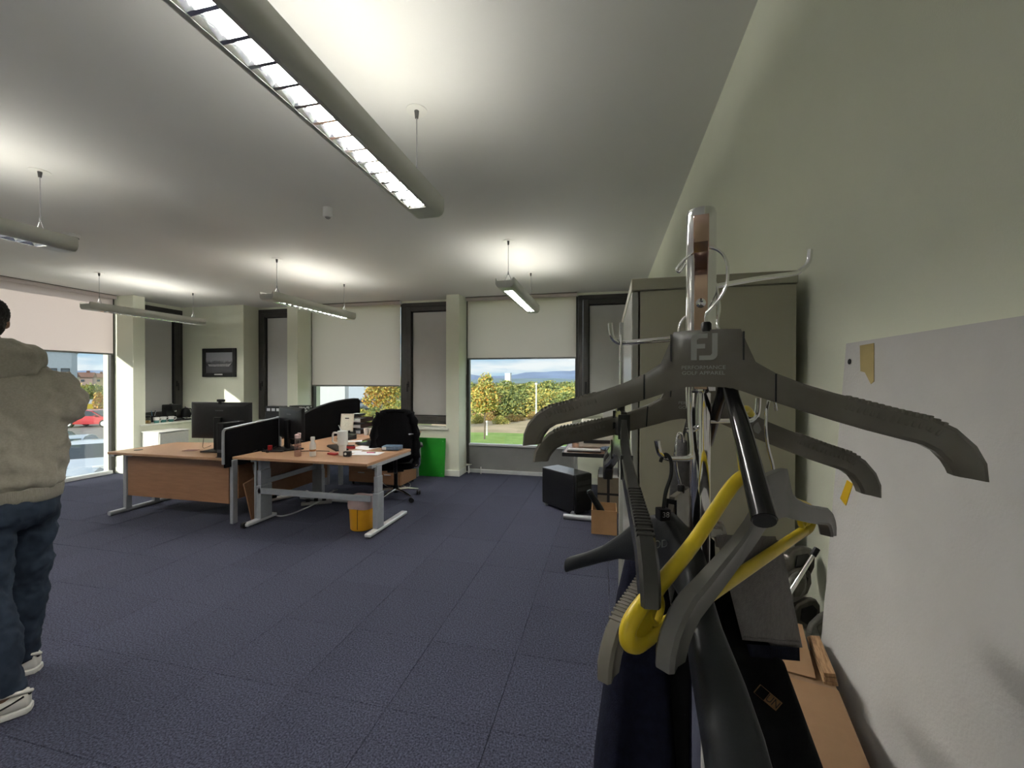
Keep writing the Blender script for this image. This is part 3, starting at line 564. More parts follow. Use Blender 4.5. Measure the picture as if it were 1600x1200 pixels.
# back desk: picture stand, paper trays, scanner
def place(px, py, y): return ony(px, py, y)
p = place(526, 668, 5.0)
t = thing('certificate_frame', 'cream framed certificate standing on the back desk', 'picture frame', (p.x, 5.22, z), math.radians(12))
M_CREAM = mat('cream_card', (0.62, 0.58, 0.47), 0.6, var=0.05, vscale=10)
b = MB().box(-0.095, 0.095, -0.008, 0.008, 0.0, 0.26, Matrix.Translation((0, 0, 0.05)) @ Matrix.Rotation(math.radians(-10), 4, 'X')); b.build('frame', M_CREAM, t, world=False, bevel=0.003)
b = MB().box(-0.078, 0.078, -0.0095, -0.0085, 0.02, 0.24, Matrix.Translation((0, 0, 0.05)) @ Matrix.Rotation(math.radians(-10), 4, 'X')); b.build('sheet', mat('cream_sheet', (0.70, 0.68, 0.58), 0.5, var=0.08, vscale=60), t, world=False)
b = MB().box(-0.03, 0.03, -0.0105, -0.0098, 0.185, 0.20, Matrix.Translation((0, 0, 0.05)) @ Matrix.Rotation(math.radians(-10), 4, 'X')); b.build('heading_print', M_DKPLASTIC, t, world=False)
MB().box(-0.09, 0.09, -0.05, 0.12, 0.0, 0.052).build('stand_block', M_DKPLASTIC, t, world=False, bevel=0.003)
def tray(px, y, z0, m, label, sheets=True):
    p = place(px, 660, y); t = thing('paper_tray', label, 'tray', (p.x, y, z0), group='paper trays stacked on the back desk')
    b = MB().box(-0.13, 0.13, -0.17, 0.17, 0.0, 0.006).box(-0.13, -0.124, -0.17, 0.17, 0.006, 0.062).box(0.124, 0.13, -0.17, 0.17, 0.006, 0.062).box(-0.124, 0.124, 0.164, 0.17, 0.006, 0.062); b.build('tray', m, t, world=False, bevel=0.002)
    if sheets: MB().box(-0.115, 0.118, -0.16, 0.155, 0.0065, 0.045).build('paper_stack', M_PAPER, t, world=False)
    for sx in (-1, 1): MB().box(sx*0.127-0.006, sx*0.127+0.006, 0.15, 0.17, 0.062, 0.082).build('stacking_post', m, t, world=False)
    return t
M_MAROON = mat('dark_maroon_plastic', (0.035, 0.012, 0.014), 0.35, var=0.1)
tray(562, 5.52, z+0.002, M_MAROON, 'lowest dark paper tray on the back desk', True)
tray(562, 5.52, z+0.086, M_MAROON, 'middle dark paper tray on the back desk', True)
tray(562, 5.52, z+0.170, M_MAROON, 'top dark paper tray on the back desk under the black bowl', True)
p = place(560, 650, 5.5); t = thing('black_bowl', 'black dish on top of the paper trays', 'dish', (p.x, 5.5, z+0.26)); MB().lathe([(0.001, 0), (0.07, 0), (0.105, 0.028), (0.110, 0.034), (0.10, 0.034), (0.07, 0.006), (0.001, 0.006)], (p.x, 5.5, z+0.255), 24).build('dish', M_BLACK, t, smooth=40); MB().cbox((p.x+0.005, 5.5, z+0.293), (0.12, 0.09, 0.004)).build('card', M_PAPER, t)
p = place(512, 675, 4.95); t = thing('desk_phone', 'dark desk phone beside the certificate frame', 'phone', (-3.42, 4.85, z), math.radians(-20))
MB().prism([(-0.09, 0.0), (0.09, 0.0), (0.09, 0.065), (-0.09, 0.02)], lambda a, b, c: (c, a, b), -0.09, 0.09).build('base', M_DKPLASTIC, t, world=False, bevel=0.004); MB().tube([(-0.07, -0.08, 0.05), (-0.07, -0.05, 0.07), (-0.07, 0.06, 0.09), (-0.07, 0.09, 0.085)], [0.022, 0.014, 0.014, 0.022], 10).build('handset', M_BLACK, t, world=False, smooth=60)
MB().box(0.0, 0.07, 0.02, 0.06, 0.0645, 0.069).build('display', mat('lcd_grey', (0.25, 0.28, 0.26), 0.2, var=0.05), t, world=False)
for k, (px, s) in enumerate(((572, 0.05), (580, 0.05))):
    p = place(px, 676, 5.3); t = thing('paper_cup', ['white paper cup by the paper trays', 'clear glass tumbler by the paper trays'][k], 'cup', (p.x, 5.3, z)); MB().lathe([(0.001, 0), (0.028, 0), (0.038, 0.10), (0.036, 0.10), (0.026, 0.004), (0.001, 0.004)], (p.x, 5.3, z), 18).build('cup', [M_PAPER, M_WHITE][k], t, smooth=40); MB().lathe([(0.0385, 0.094), (0.040, 0.097), (0.0385, 0.10), (0.037, 0.097)], (p.x, 5.3, z), 18).build('rim', M_WHITE, t, smooth=60)
# rear desk printer etc.
t = thing('desk_printer', 'grey printer with white top behind the low divider', 'printer', (-4.28, 5.35, Z2)); 
MB().box(-4.50, -4.05, 5.2, 5.55, Z2+0.002, Z2+0.20).build('body', mat('printer_grey', (0.16, 0.165, 0.17), 0.45, var=0.05), t, bevel=0.01); MB().box(-4.48, -4.07, 5.22, 5.53, Z2+0.201, Z2+0.235).build('lid', M_WHITE, t, bevel=0.008); MB().box(-4.42, -4.12, 5.14, 5.2, Z2+0.06, Z2+0.07).build('paper_tray', M_DKPLASTIC, t)
t = thing('patterned_box', 'black and white patterned box behind the large monitor', 'box', (-4.72, 5.55, Z2)); MB().box(-4.86, -4.62, 5.45, 5.65, Z2+0.002, Z2+0.38).build('carton', mat('monochrome_print', (0.02, 0.02, 0.02), 0.6, c2=(0.55, 0.55, 0.55), vscale=16, ramp=(0.5, 0.56), stretch=(1, 1, 2)), t); MB().box(-4.865, -4.615, 5.445, 5.655, Z2+0.381, Z2+0.395).build('lid', M_DKPLASTIC, t)
p = ony(437, 640, 6.2); t = thing('sill_box', 'black box with white print on the sill behind the edge-on monitor', 'box', (p.x, 6.15, 0.755)); MB().box(p.x-0.17, p.x+0.15, 6.06, 6.24, 0.757, 1.045).build('carton', M_DKPLASTIC, t); 
for k in range(3): MB().box(p.x-0.14+0.1*k, p.x-0.07+0.1*k, 6.058, 6.0598, 0.96, 1.01).build('printed_mark', M_PAPER, t)
# ------------------------------------------------------------------ bin
t = thing('waste_bin', 'yellow waste bin with red rim and clear liner under the standing desk', 'bin', (-2.42, 3.68, 0)); c = (-2.42, 3.68, 0)
MB().lathe([(0.001, 0.004), (0.105, 0.004), (0.112, 0.012), (0.125, 0.245), (0.121, 0.245), (0.108, 0.016), (0.001, 0.016)], c, 32).build('body', mat('yellow_plastic', (0.74, 0.36, 0.02), 0.4, var=0.04, vscale=6), t, smooth=50)
MB().lathe([(0.126, 0.240), (0.131, 0.243), (0.131, 0.258), (0.121, 0.258), (0.121, 0.242)], c, 32).build('rim', mat('red_rim', (0.45, 0.04, 0.02), 0.4, var=0.05), t, smooth=50)
rs = []
for k, (r, zz) in enumerate([(0.133, 0.225), (0.135, 0.262), (0.131, 0.30), (0.128, 0.325), (0.122, 0.322), (0.117, 0.25), (0.108, 0.10)]):
    rs.append([Vector((c[0]+(r+0.0035*math.sin(5*a+k)+0.002*math.sin(11*a+2*k))*math.cos(a), c[1]+(r+0.0035*math.sin(5*a+k))*math.sin(a), zz+0.006*math.sin(3*a))) for a in [2*math.pi*q/40 for q in range(40)]])
MB().rings(rs, False, False).build('liner', mat_cloth_translucent('liner_film', (0.66, 0.55, 0.55), 0.5, 40), t, smooth=80)
MB().box(c[0]+0.028, c[0]+0.031, c[1]-0.128, c[1]-0.122, 0.03, 0.23).build('seam', M_DKPLASTIC, t)
# ------------------------------------------------------------------ cables on the floor
def fl_cable(pts, r, m, label):
    tag(MB().tube(smooth_path([(tuple(onz(a, b, h))) for a, b, h in pts], 6), r, 6).build('floor_cable', m, smooth=60), label, 'cable')
M_GCAB = mat('grey_cable', (0.42, 0.43, 0.45), 0.5, var=0.05)
fl_cable([(394, 712, 0.62), (399, 745, 0.45), (408, 775, 0.2), (418, 797, 0.05), (435, 806, 0.012), (455, 803, 0.012), (480, 793, 0.02), (505, 780, 0.05), (512, 772, 0.1), (522, 766, 0.14)], 0.008, M_GCAB, 'grey cable looping from the desk leg across the carpet')
fl_cable([(398, 720, 0.60), (402, 760, 0.3), (412, 795, 0.04), (420, 802, 0.010)], 0.006, M_BLACK, 'black cable running down the silver desk leg')
fl_cable([(505, 782, 0.02), (515, 774, 0.04), (520, 768, 0.10), (527, 765, 0.14)], 0.006, M_GCAB, 'short grey cable rising beside the third desk leg')
fl_cable([(596, 752, 0.3), (606, 760, 0.02), (625, 757, 0.008), (638, 762, 0.008), (641, 756, 0.008), (634, 750, 0.008), (640, 742, 0.008)], 0.004, M_GCAB, 'thin pale cable curling on the carpet beside the chair')
p = onz(495, 788, 0.0); t = thing('power_strip', 'grey power strip on the carpet under the standing desk', 'power strip', (p.x, p.y, 0), math.radians(32)); MB().box(-0.17, 0.17, -0.028, 0.028, 0.002, 0.04).build('case', mat('strip_grey', (0.30, 0.30, 0.30), 0.5, var=0.05), t, world=False, bevel=0.006)
for k in range(3): MB().box(-0.12+0.09*k, -0.075+0.09*k, -0.02, 0.02, 0.0405, 0.075).build('plug', M_BLACK, t, world=False, bevel=0.004)
p = onz(445, 778, 0.0); t = thing('cable_tray', 'open white cable tray on the floor behind the desk leg', 'cable tray', (p.x, p.y, 0), math.radians(62)); MB().box(-0.3, 0.3, -0.05, 0.05, 0.002, 0.03).build('tray', M_WHITE, t, world=False, bevel=0.004); MB().box(-0.25, -0.1, -0.03, 0.03, 0.031, 0.08).build('adaptor', M_BLACK, t, world=False, bevel=0.006)
p = ony(384, 734, 3.9); t = tag(MB().cbox((p.x, 3.95, p.z), (0.22, 0.012, 0.15), 0.3).build('crumpled_sheet', M_PAPER), 'white paper sheet tucked under the standing desk frame', 'paper')
# ================================================================== office chair with a jacket on its back
M_CHAIRF = mat('black_chair_fabric', (0.005, 0.005, 0.006), 0.95, var=0.3, vscale=200, bump=0.3, bscale=300, spec=0.08)
M_JACKET = mat('black_jacket_cloth', (0.0035, 0.0035, 0.0045), 0.9, var=0.3, vscale=60, bump=0.4, bscale=60, spec=0.12)
ch = thing('office_chair', 'black swivel office chair with a jacket draped over its back', 'chair', (-2.62, 4.72, 0), math.radians(28))
def L(*a): return Vector(a)
for k in range(5):
    a = math.radians(72*k+20); d = L(math.cos(a), math.sin(a), 0)
    MB().tube([d*0.03+L(0, 0, 0.115), d*0.16+L(0, 0, 0.105), d*0.30+L(0, 0, 0.075)], [0.026, 0.020, 0.014], 8).build('base_arm', M_CHROME, ch, world=False, smooth=50)
    c = d*0.305; cs = MB()
    R_ = Matrix.Rotation(a+1.2, 4, 'Z') @ Matrix.Rotation(math.pi/2, 4, 'X')
    cs.lathe([(0.001, -0.026), (0.026, -0.026), (0.030, -0.018), (0.030, -0.006), (0.012, -0.004), (0.012, 0.004), (0.030, 0.006), (0.030, 0.018), (0.026, 0.026), (0.001, 0.026)], c+L(0, 0, 0.031), 16, R_)
    cs.build('castor', M_BLACK, ch, world=False, smooth=40)
MB().lathe([(0.001, 0.08), (0.035, 0.08), (0.035, 0.16), (0.024, 0.17), (0.024, 0.36), (0.001, 0.36)], (0, 0, 0), 18).build('gas_lift', M_BLACK, ch, world=False, smooth=40)
MB().box(-0.10, 0.10, -0.13, 0.13, 0.36, 0.40).build('mechanism', M_BLACK, ch, world=False, bevel=0.01)
MB().tube([(0.08, 0.05, 0.38), (0.24, 0.07, 0.375)], 0.008, 8).build('lever', M_BLACK, ch, world=False)
def pad(w, d, h, z, k=0.86):
    rs = []
    for zz, s in ((0, k), (h*0.25, 0.98), (h*0.6, 1.0), (h*0.9, 0.95), (h, 0.82)):
        ring = []
        for q in range(28):
            a = 2*math.pi*q/28; c_, s_ = math.cos(a), math.sin(a); e = 0.45
            ring.append(L(w/2*s*math.copysign(abs(c_)**e, c_), d/2*s*math.copysign(abs(s_)**e, s_), z+zz))
        rs.append(ring)
    return MB().rings(rs)
pad(0.50, 0.48, 0.085, 0.40).build('seat', M_CHAIRF, ch, world=False, smooth=60)
# back rest: local -y is the back of the chair
rs = []
for zz, w, y in ((0.50, 0.17, -0.235), (0.56, 0.21, -0.25), (0.70, 0.235, -0.265), (0.88, 0.235, -0.275), (1.02, 0.215, -0.29), (1.10, 0.18, -0.30), (1.125, 0.13, -0.305)):
    ring = []
    for q in range(20):
        a = 2*math.pi*q/20; ring.append(L(w*math.copysign(abs(math.cos(a))**0.7, math.cos(a)), y+0.035*math.sin(a)-0.035*(math.cos(a)**2)*(-1), zz))
    rs.append(ring)
MB().rings(rs).build('backrest', M_CHAIRF, ch, world=False, smooth=60)
MB().tube(smooth_path([(0, -0.10, 0.385), (0, -0.24, 0.39), (0, -0.31, 0.48), (0, -0.315, 0.65)], 5), 0.022, 8).build('back_bar', M_BLACK, ch, world=False, smooth=60)
for s in (-1, 1):
    MB().tube(smooth_path([(s*0.14, 0.0, 0.385), (s*0.27, 0.0, 0.39), (s*0.295, 0.0, 0.47), (s*0.295, 0.0, 0.655)], 5), 0.017, 8).build('arm_post', M_CHROME, ch, world=False, smooth=60)
    MB().box(s*0.295-0.04, s*0.295+0.04, -0.12, 0.14, 0.655, 0.69).build('arm_pad', M_BLACK, ch, world=False, bevel=0.014)
jk = thing('black_jacket', 'black jacket hung over the back of the office chair', 'jacket', (-2.62, 4.72, 0), math.radians(28))
rs = []; n = 48
for i, (zz, w, dep, yc) in enumerate(((0.57, 0.255, 0.075, -0.29), (0.64, 0.262, 0.08, -0.29), (0.76, 0.258, 0.075, -0.295), (0.90, 0.25, 0.07, -0.30), (1.02, 0.228, 0.065, -0.305), (1.10, 0.19, 0.06, -0.31), (1.145, 0.17, 0.05, -0.315), (1.160, 0.11, 0.03, -0.315))):
    ring = []
    for q in range(n):
        a = 2*math.pi*q/n; fo = 1+(0.05*math.sin(5*a+i*0.5)+0.035*math.sin(9*a-i*0.8))*(1 if i < 5 else 0.3)
        ring.append(L(w*fo*math.copysign(abs(math.cos(a))**0.6, math.cos(a)), yc+dep*fo*math.copysign(abs(math.sin(a))**0.8, math.sin(a)), zz+0.012*math.sin(3*a)*(1 if i == 0 else 0)))
    rs.append(ring)
MB().rings(rs).build('body', M_JACKET, jk, world=False, smooth=80)
for s in (-1, 1):
    pts = smooth_path([(s*0.165, -0.325, 1.11), (s*0.215, -0.335, 1.00), (s*0.245, -0.335, 0.80), (s*0.245, -0.34, 0.62), (s*0.235, -0.34, 0.50)], 4)
    MB().tube(pts, [0.05+0.012*math.sin(2.1*i)-0.0007*i for i in range(len(pts))], 14).build('sleeve', M_JACKET, jk, world=False, smooth=80)
MB().tube(smooth_path([(-0.10, -0.35, 1.13), (0, -0.37, 1.145), (0.10, -0.35, 1.13)], 5), 0.022, 10).build('collar', M_JACKET, jk, world=False, smooth=80)
MB().box(0.15, 0.21, -0.402, -0.396, 0.86, 0.872).build('logo_tab', mat('jacket_tab', (0.12, 0.12, 0.13), 0.5, var=0.1), jk, world=False)
# ================================================================== green panel
gp = thing('green_panel', 'glossy green square panel leaning on the wall under the window', 'panel', (-2.77, 5.94, 0))
M_ = Matrix.Translation((-2.775, 5.935, 0.002)) @ Matrix.Rotation(math.radians(-5), 4, 'X')
MB().box(-0.315, 0.315, -0.006, 0.006, 0, 0.60, M_).build('sheet', mat('green_gloss', (0.012, 0.19, 0.018), 0.22, c2=(0.016, 0.23, 0.022), vscale=3), gp, bevel=0.002)
for sx in (-0.27, 0.27):
    for zz in (0.05, 0.55): MB().lathe([(0.001, 0), (0.009, 0), (0.008, 0.003), (0.001, 0.003)], M_ @ Vector((sx, -0.0065, zz)), 12, Matrix.Rotation(math.pi/2, 4, 'X')).build('screw_cap', mat('green_cap', (0.05, 0.24, 0.05), 0.4, var=0.05), gp)
# ================================================================== white cabinet box under the sill
wb = thing('white_unit', 'low white cabinet under the sill with the mugs', 'cabinet', (-7.15, 5.3, 0))
MB().box(-7.34, -6.985, 5.06, 5.54, 0.02, 0.655).build('body', M_WHITE, wb, bevel=0.01); MB().box(-6.984, -6.965, 5.07, 5.53, 0.05, 0.645).build('door', mat('pale_grey_door', (0.62, 0.63, 0.60), 0.4, var=0.03), wb, bevel=0.006)
MB().box(-7.34, -6.96, 5.05, 5.55, 0.656, 0.672).build('top', M_WHITE, wb, bevel=0.004)
for x in (-7.30, -7.02):
    for y in (5.1, 5.5): MB().lathe([(0.001, 0), (0.02, 0), (0.02, 0.02), (0.001, 0.02)], (x, y, 0), 10).build('foot', M_BLACK, wb)
for k in range(4): MB().box(-7.10, -7.09, 5.056, 5.0585, 0.36+0.05*k, 0.39+0.05*k).build('vent_slot', mat('slot_blue', (0.35, 0.38, 0.55), 0.5, var=0.05), wb)
# ================================================================== things on the sill of window_2
zs = 0.782
def mug(y, x, lb):
    t = thing('tea_mug', lb, 'mug', (x, y, zs), group='two tone mugs on the sill')
    MB().lathe([(0.001, 0), (0.032, 0), (0.036, 0.006), (0.040, 0.045)], (x, y, zs), 20).build('glazed_base', mat('teal_glaze', (0.06, 0.22, 0.20), 0.3, var=0.1), t, smooth=50)
    MB().lathe([(0.040, 0.045), (0.044, 0.095), (0.041, 0.095), (0.036, 0.01), (0.001, 0.01)], (x, y, zs), 20).build('cup', M_WHITE, t, smooth=50)
    MB().tube(smooth_path([(x+0.012, y+0.038, zs+0.08), (x+0.015, y+0.07, zs+0.075), (x+0.015, y+0.075, zs+0.05), (x+0.012, y+0.037, zs+0.03)], 5), 0.006, 8).build('handle', M_WHITE, t, smooth=60)
mug(5.33, -7.40, 'teal and white mug on the sill next to the biscuit jar'); mug(5.45, -7.41, 'teal and white mug in the middle of the sill row'); mug(5.56, -7.39, 'teal and white mug nearest the coffee machine')
t = thing('biscuit_jar', 'glass jar with yellow contents at the near end of the sill', 'jar', (-7.42, 5.20, zs)); c = (-7.42, 5.20, zs)
MB().lathe([(0.001, 0), (0.05, 0), (0.054, 0.006), (0.054, 0.09), (0.046, 0.105), (0.044, 0.105), (0.050, 0.088), (0.050, 0.006), (0.001, 0.004)], c, 20).build('glass', mat_glass('jar_glass', (0.92, 0.95, 0.94), 0.1), t, smooth=50)
MB().lathe([(0.001, 0.006), (0.048, 0.006), (0.048, 0.05), (0.001, 0.058)], c, 20).build('contents', mat('biscuits', (0.45, 0.26, 0.07), 0.8, var=0.3, vscale=50, bump=0.8, bscale=60), t, smooth=50)
MB().lathe([(0.001, 0.105), (0.05, 0.105), (0.05, 0.13), (0.02, 0.136), (0.001, 0.136)], c, 20).build('lid', M_DKPLASTIC, t, smooth=40)
t = thing('coffee_machine', 'black coffee machine on the sill in the corner', 'coffee machine', (-7.52, 5.72, zs))
MB().box(-7.66, -7.42, 5.60, 5.78, zs+0.002, zs+0.04).build('drip_tray', M_DKPLASTIC, t, bevel=0.006); MB().box(-7.66, -7.55, 5.60, 5.78, zs+0.04, zs+0.24).build('tank', M_BLACK, t, bevel=0.012)
MB().box(-7.66, -7.42, 5.60, 5.78, zs+0.19, zs+0.29).build('head', M_BLACK, t, bevel=0.014); MB().lathe([(0.001, 0.16), (0.018, 0.16), (0.022, 0.19), (0.001, 0.19)], (-7.47, 5.69, zs), 14).build('spout', M_CHROME, t, smooth=40); MB().tube([(-7.50, 5.62, zs+0.30), (-7.44, 5.62, zs+0.31)], 0.01, 8).build('lever', M_CHROME, t)
t = thing('black_kettle', 'black kettle beside the coffee machine on the sill', 'kettle', (-7.48, 5.90, zs)); c = (-7.50, 5.90, zs)
MB().lathe([(0.001, 0.002), (0.078, 0.002), (0.080, 0.03), (0.074, 0.12), (0.058, 0.20), (0.050, 0.21), (0.001, 0.225)], c, 24).build('body', M_BLACK, t, smooth=50); MB().tube(smooth_path([(-7.44, 5.90, zs+0.20), (-7.38, 5.90, zs+0.20), (-7.37, 5.90, zs+0.12), (-7.42, 5.90, zs+0.05)], 5), 0.010, 8).build('handle', M_BLACK, t, smooth=60); MB().lathe([(0.001, 0.226), (0.014, 0.226), (0.010, 0.245), (0.001, 0.247)], c, 14).build('knob', M_CHROME, t, smooth=50); MB().lathe([(0.0805, 0.03), (0.0815, 0.035), (0.0795, 0.05)], c, 24).build('steel_band', M_CHROME, t, smooth=50)
t = thing('utensil_pot', 'dark pot of stirrers behind the mugs', 'pot', (-7.60, 5.42, zs)); c = (-7.60, 5.42, zs); MB().lathe([(0.001, 0.001), (0.04, 0.001), (0.045, 0.11), (0.041, 0.11), (0.037, 0.006), (0.001, 0.006)], c, 18).build('pot', M_DKPLASTIC, t, smooth=50)
for k, (dx, dy, m_) in enumerate(((0.02, -0.03, mat('blue_handle', (0.08, 0.22, 0.35), 0.4, var=0.05)), (-0.01, 0.03, M_BLACK), (0.015, 0.02, M_STEEL))): MB().tube([(c[0], c[1], zs+0.01), (c[0]+dx*1.6, c[1]+dy*1.6, zs+0.2)], 0.005, 6).build('stirrer', m_, t)
# ================================================================== right-hand corner: desk, tower, printer, boxes
d5 = thing('side_desk', 'dark wood desk with thick black edge beside the grey cabinet', 'desk', (0.0, 5.0, 0))
MB().box(-0.475, 0.505, 4.60, 5.40, 0.672, 0.70).build('desktop', mat('red_brown_wood', (0.17, 0.07, 0.04), 0.25, c2=(0.22, 0.095, 0.055), vscale=4, stretch=(2, 14, 14)), d5, bevel=0.003)
MB().box(-0.485, 0.505, 4.585, 4.599, 0.655, 0.70).build('edge_band', M_DKPLASTIC, d5, bevel=0.003); MB().box(-0.49, -0.476, 4.585, 5.40, 0.655, 0.70).build('edge_band', M_DKPLASTIC, d5, bevel=0.003)
MB().box(-0.38, -0.34, 4.90, 4.96, 0.05, 0.672).build('leg', M_ALU, d5, bevel=0.006); MB().box(0.42, 0.46, 4.90, 4.96, 0.05, 0.672).build('leg', M_ALU, d5, bevel=0.006)
MB().tube([(-0.36, 4.56, 0.028), (-0.36, 5.3, 0.028)], 0.027, 10).build('foot', M_STEEL, d5, smooth=40); MB().tube([(0.44, 4.62, 0.028), (0.44, 5.3, 0.028)], 0.027, 10).build('foot', M_STEEL, d5, smooth=40)
bar = thing('steel_tube', 'brushed steel tube lying on the carpet in front of the black tower', 'tube', (-0.3, 4.42, 0)); MB().tube([(-0.455, 4.445, 0.028), (-0.10, 4.43, 0.028)], 0.028, 16).build('tube', M_STEEL, bar, smooth=40); MB().tube([(-0.4575, 4.4451, 0.028), (-0.4545, 4.445, 0.028)], 0.022, 14).build('end_plug', M_DKPLASTIC, bar)
pc = thing('tower_computer', 'large black tower computer standing on the carpet by the window', 'computer', (-0.46, 4.82, 0), math.radians(-41))
MB().box(-0.29, 0.25, -0.13, 0.13, 0.025, 0.445).build('side_panels', mat('black_case', (0.010, 0.010, 0.012), 0.35, var=0.1), pc, world=False, bevel=0.006)
MB().box(-0.29, 0.25, -0.128, 0.128, 0.446, 0.452).build('top_panel', mat('case_top', (0.10, 0.10, 0.11), 0.3, var=0.05), pc, world=False, bevel=0.002); MB().box(0.251, 0.285, -0.128, 0.128, 0.03, 0.45).build('front_panel', M_BLACK, pc, world=False, bevel=0.012)
for x in (-0.24, 0.2):
    for y in (-0.1, 0.1): MB().lathe([(0.001, 0.0), (0.022, 0.0), (0.024, 0.024), (0.001, 0.024)], (x, y, 0), 12).build('foot', M_STEEL, pc, world=False)
for k in range(2): MB().box(0.286, 0.289, -0.10, 0.10, 0.34-0.07*k, 0.385-0.07*k).build('drive_bay', M_DKPLASTIC, pc, world=False, bevel=0.003)
M_CARD = mat('brown_cardboard', (0.33, 0.185, 0.085), 0.85, c2=(0.38, 0.22, 0.11), vscale=6, bump=0.1, bscale=90)
cb = thing('open_carton', 'open brown cardboard carton on the carpet beside the grey cabinet', 'box', (-0.03, 4.2, 0))
x0, x1, y0, y1, h = -0.145, 0.10, 4.07, 4.36, 0.235
MB().box(x0, x1, y0, y0+0.006, 0.001, h).build('front_wall', M_CARD, cb); MB().box(x0, x1, y1-0.006, y1, 0.001, h).build('back_wall', M_CARD, cb); MB().box(x0, x0+0.006, y0+0.006, y1-0.006, 0.001, h).build('side_wall', M_CARD, cb); MB().box(x1-0.006, x1, y0+0.006, y1-0.006, 0.001, h).build('side_wall', M_CARD, cb); MB().box(x0+0.006, x1-0.006, y0+0.006, y1-0.006, 0.001, 0.008).build('bottom', M_CARD, cb)
t = thing('black_tube_bag', 'black folded strap sticking out of the brown carton', 'strap', (-0.03, 4.22, 0.01)); MB().tube([(0.04, 4.22, 0.02), (-0.06, 4.22, 0.20), (-0.17, 4.20, 0.38)], [0.03, 0.035, 0.03], 10).build('roll', M_BLACK, t, smooth=60); MB().tube([(-0.168, 4.2, 0.378), (-0.176, 4.199, 0.392)], 0.024, 10).build('end_disc', M_DKPLASTIC, t)
pb = thing('parcel', 'strapped brown parcel under the side desk', 'box', (0.05, 4.95, 0)); MB().box(-0.10, 0.28, 4.76, 5.2, 0.001, 0.40).build('carton', mat('dull_carton', (0.20, 0.16, 0.12), 0.85, var=0.1, vscale=8), pb, bevel=0.004)
for x in (0.02, 0.18): MB().box(x-0.015, x+0.015, 4.758, 4.7598, 0.001, 0.40).build('strap', M_DKPLASTIC, pb)
MB().box(-0.10, 0.28, 4.757, 4.7585, 0.2, 0.225).build('strap', M_DKPLASTIC, pb); MB().box(-0.09, 0.27, 4.77, 5.19, 0.401, 0.43).build('paper_stack', M_PAPER, pb)
pr = thing('office_printer', 'beige office printer on the side desk by the window', 'printer', (-0.05, 5.1, 0.70)); M_BEIGE = mat('beige_plastic', (0.52, 0.50, 0.45), 0.45, var=0.03)
MB().box(-0.33, 0.10, 4.95, 5.32, 0.702, 0.90).build('body', M_BEIGE, pr, bevel=0.015); MB().prism([(4.97, 0.902), (5.30, 0.902), (5.30, 1.02), (5.22, 1.02)], fy, -0.31, 0.08).build('feeder', M_BEIGE, pr, bevel=0.01); MB().box(-0.28, 0.05, 5.0, 5.2, 0.9025, 0.955).build('paper_stack', M_PAPER, pr, bevel=0.003); MB().box(-0.27, 0.04, 4.944, 4.9495, 0.76, 0.80).build('output_slot', M_DKPLASTIC, pr); MB().box(-0.02, 0.08, 4.955, 4.99, 0.9005, 0.91).build('control_panel', M_DKPLASTIC, pr)
ob = thing('archive_box', 'pale green grey box standing behind the beige printer', 'box', (-0.2, 5.37, 0.70)); MB().box(-0.44, -0.05, 5.335, 5.395, 0.702, 1.06).build('body', mat('green_grey_board', (0.30, 0.31, 0.25), 0.6, var=0.05), ob, bevel=0.004); MB().box(-0.445, -0.045, 5.33, 5.398, 1.0605, 1.085).build('lid', mat('green_grey_lid', (0.42, 0.43, 0.36), 0.6, var=0.05), ob, bevel=0.003)
kb = thing('keyboard', 'pale keyboard at the front edge of the side desk', 'keyboard', (-0.22, 4.70, 0.70)); MB().box(-0.44, -0.06, 4.63, 4.78, 0.702, 0.718).build('base', M_DKPLASTIC, kb, bevel=0.004)
for k in range(5): MB().box(-0.43, -0.07, 4.64+0.027*k, 4.662+0.027*k, 0.7185, 0.726).build('key_row', mat('pale_keys', (0.45, 0.45, 0.46), 0.5, var=0.1, vscale=80), kb)
t = thing('tangled_cloth', 'crumpled dark blue cloth beside the pale keyboard', 'cloth', (0.05, 4.74, 0.70)); b = MB()
rs = []
for i in range(7):
    u = math.pi*i/6; rs.append([Vector((0.05+(0.11*math.sin(u)+1e-4)*(1+0.25*math.sin(4*a+i))*math.cos(a), 4.74+(0.09*math.sin(u)+1e-4)*(1+0.2*math.sin(5*a))*math.sin(a), 0.732+0.028*-math.cos(u)+0.008*math.sin(6*a+i)*math.sin(u))) for a in [2*math.pi*q/24 for q in range(24)]])
b.rings(rs).build('folds', mat('dark_blue_cloth', (0.03, 0.045, 0.075), 0.8, var=0.3, vscale=30), t, smooth=80); MB().tube([(0.12, 4.70, 0.706), (0.20, 4.66, 0.706)], 0.005, 6).build('cord', M_DKPLASTIC, t)
sh = thing('white_switch', 'white network box with grey sockets under the side desk', 'network box', (-0.2, 4.97, 0.45)); 
bpy.data.objects.remove(sh)
# ================================================================== tall steel cabinet
cab = thing('steel_cabinet', 'tall grey beige steel cabinet against the right wall behind the coat stand', 'cabinet', (0.28, 1.83, 0)); M_CAB = mat('cabinet_enamel', (0.325, 0.31, 0.235), 0.42, c2=(0.34, 0.325, 0.25), vscale=4, bump=0.03, bscale=300)
M_CABF = mat('cabinet_door_enamel', (0.30, 0.30, 0.275), 0.22, var=0.02, vscale=4)
X0, X1, Y0, Y1, HC = 0.068, 0.490, 1.222, 2.45, 1.795
MB().box(X0+0.024, X1, Y0+0.004, Y1, 0.06, HC-0.035).build('carcass', M_CAB, cab, bevel=0.002); MB().box(X0, X1+0.003, Y0, Y1+0.003, HC-0.034, HC).build('top', M_CAB, cab, bevel=0.003); MB().box(X0+0.02, X1, Y0+0.01, Y1, 0.0, 0.06).build('plinth', M_DKPLASTIC, cab)
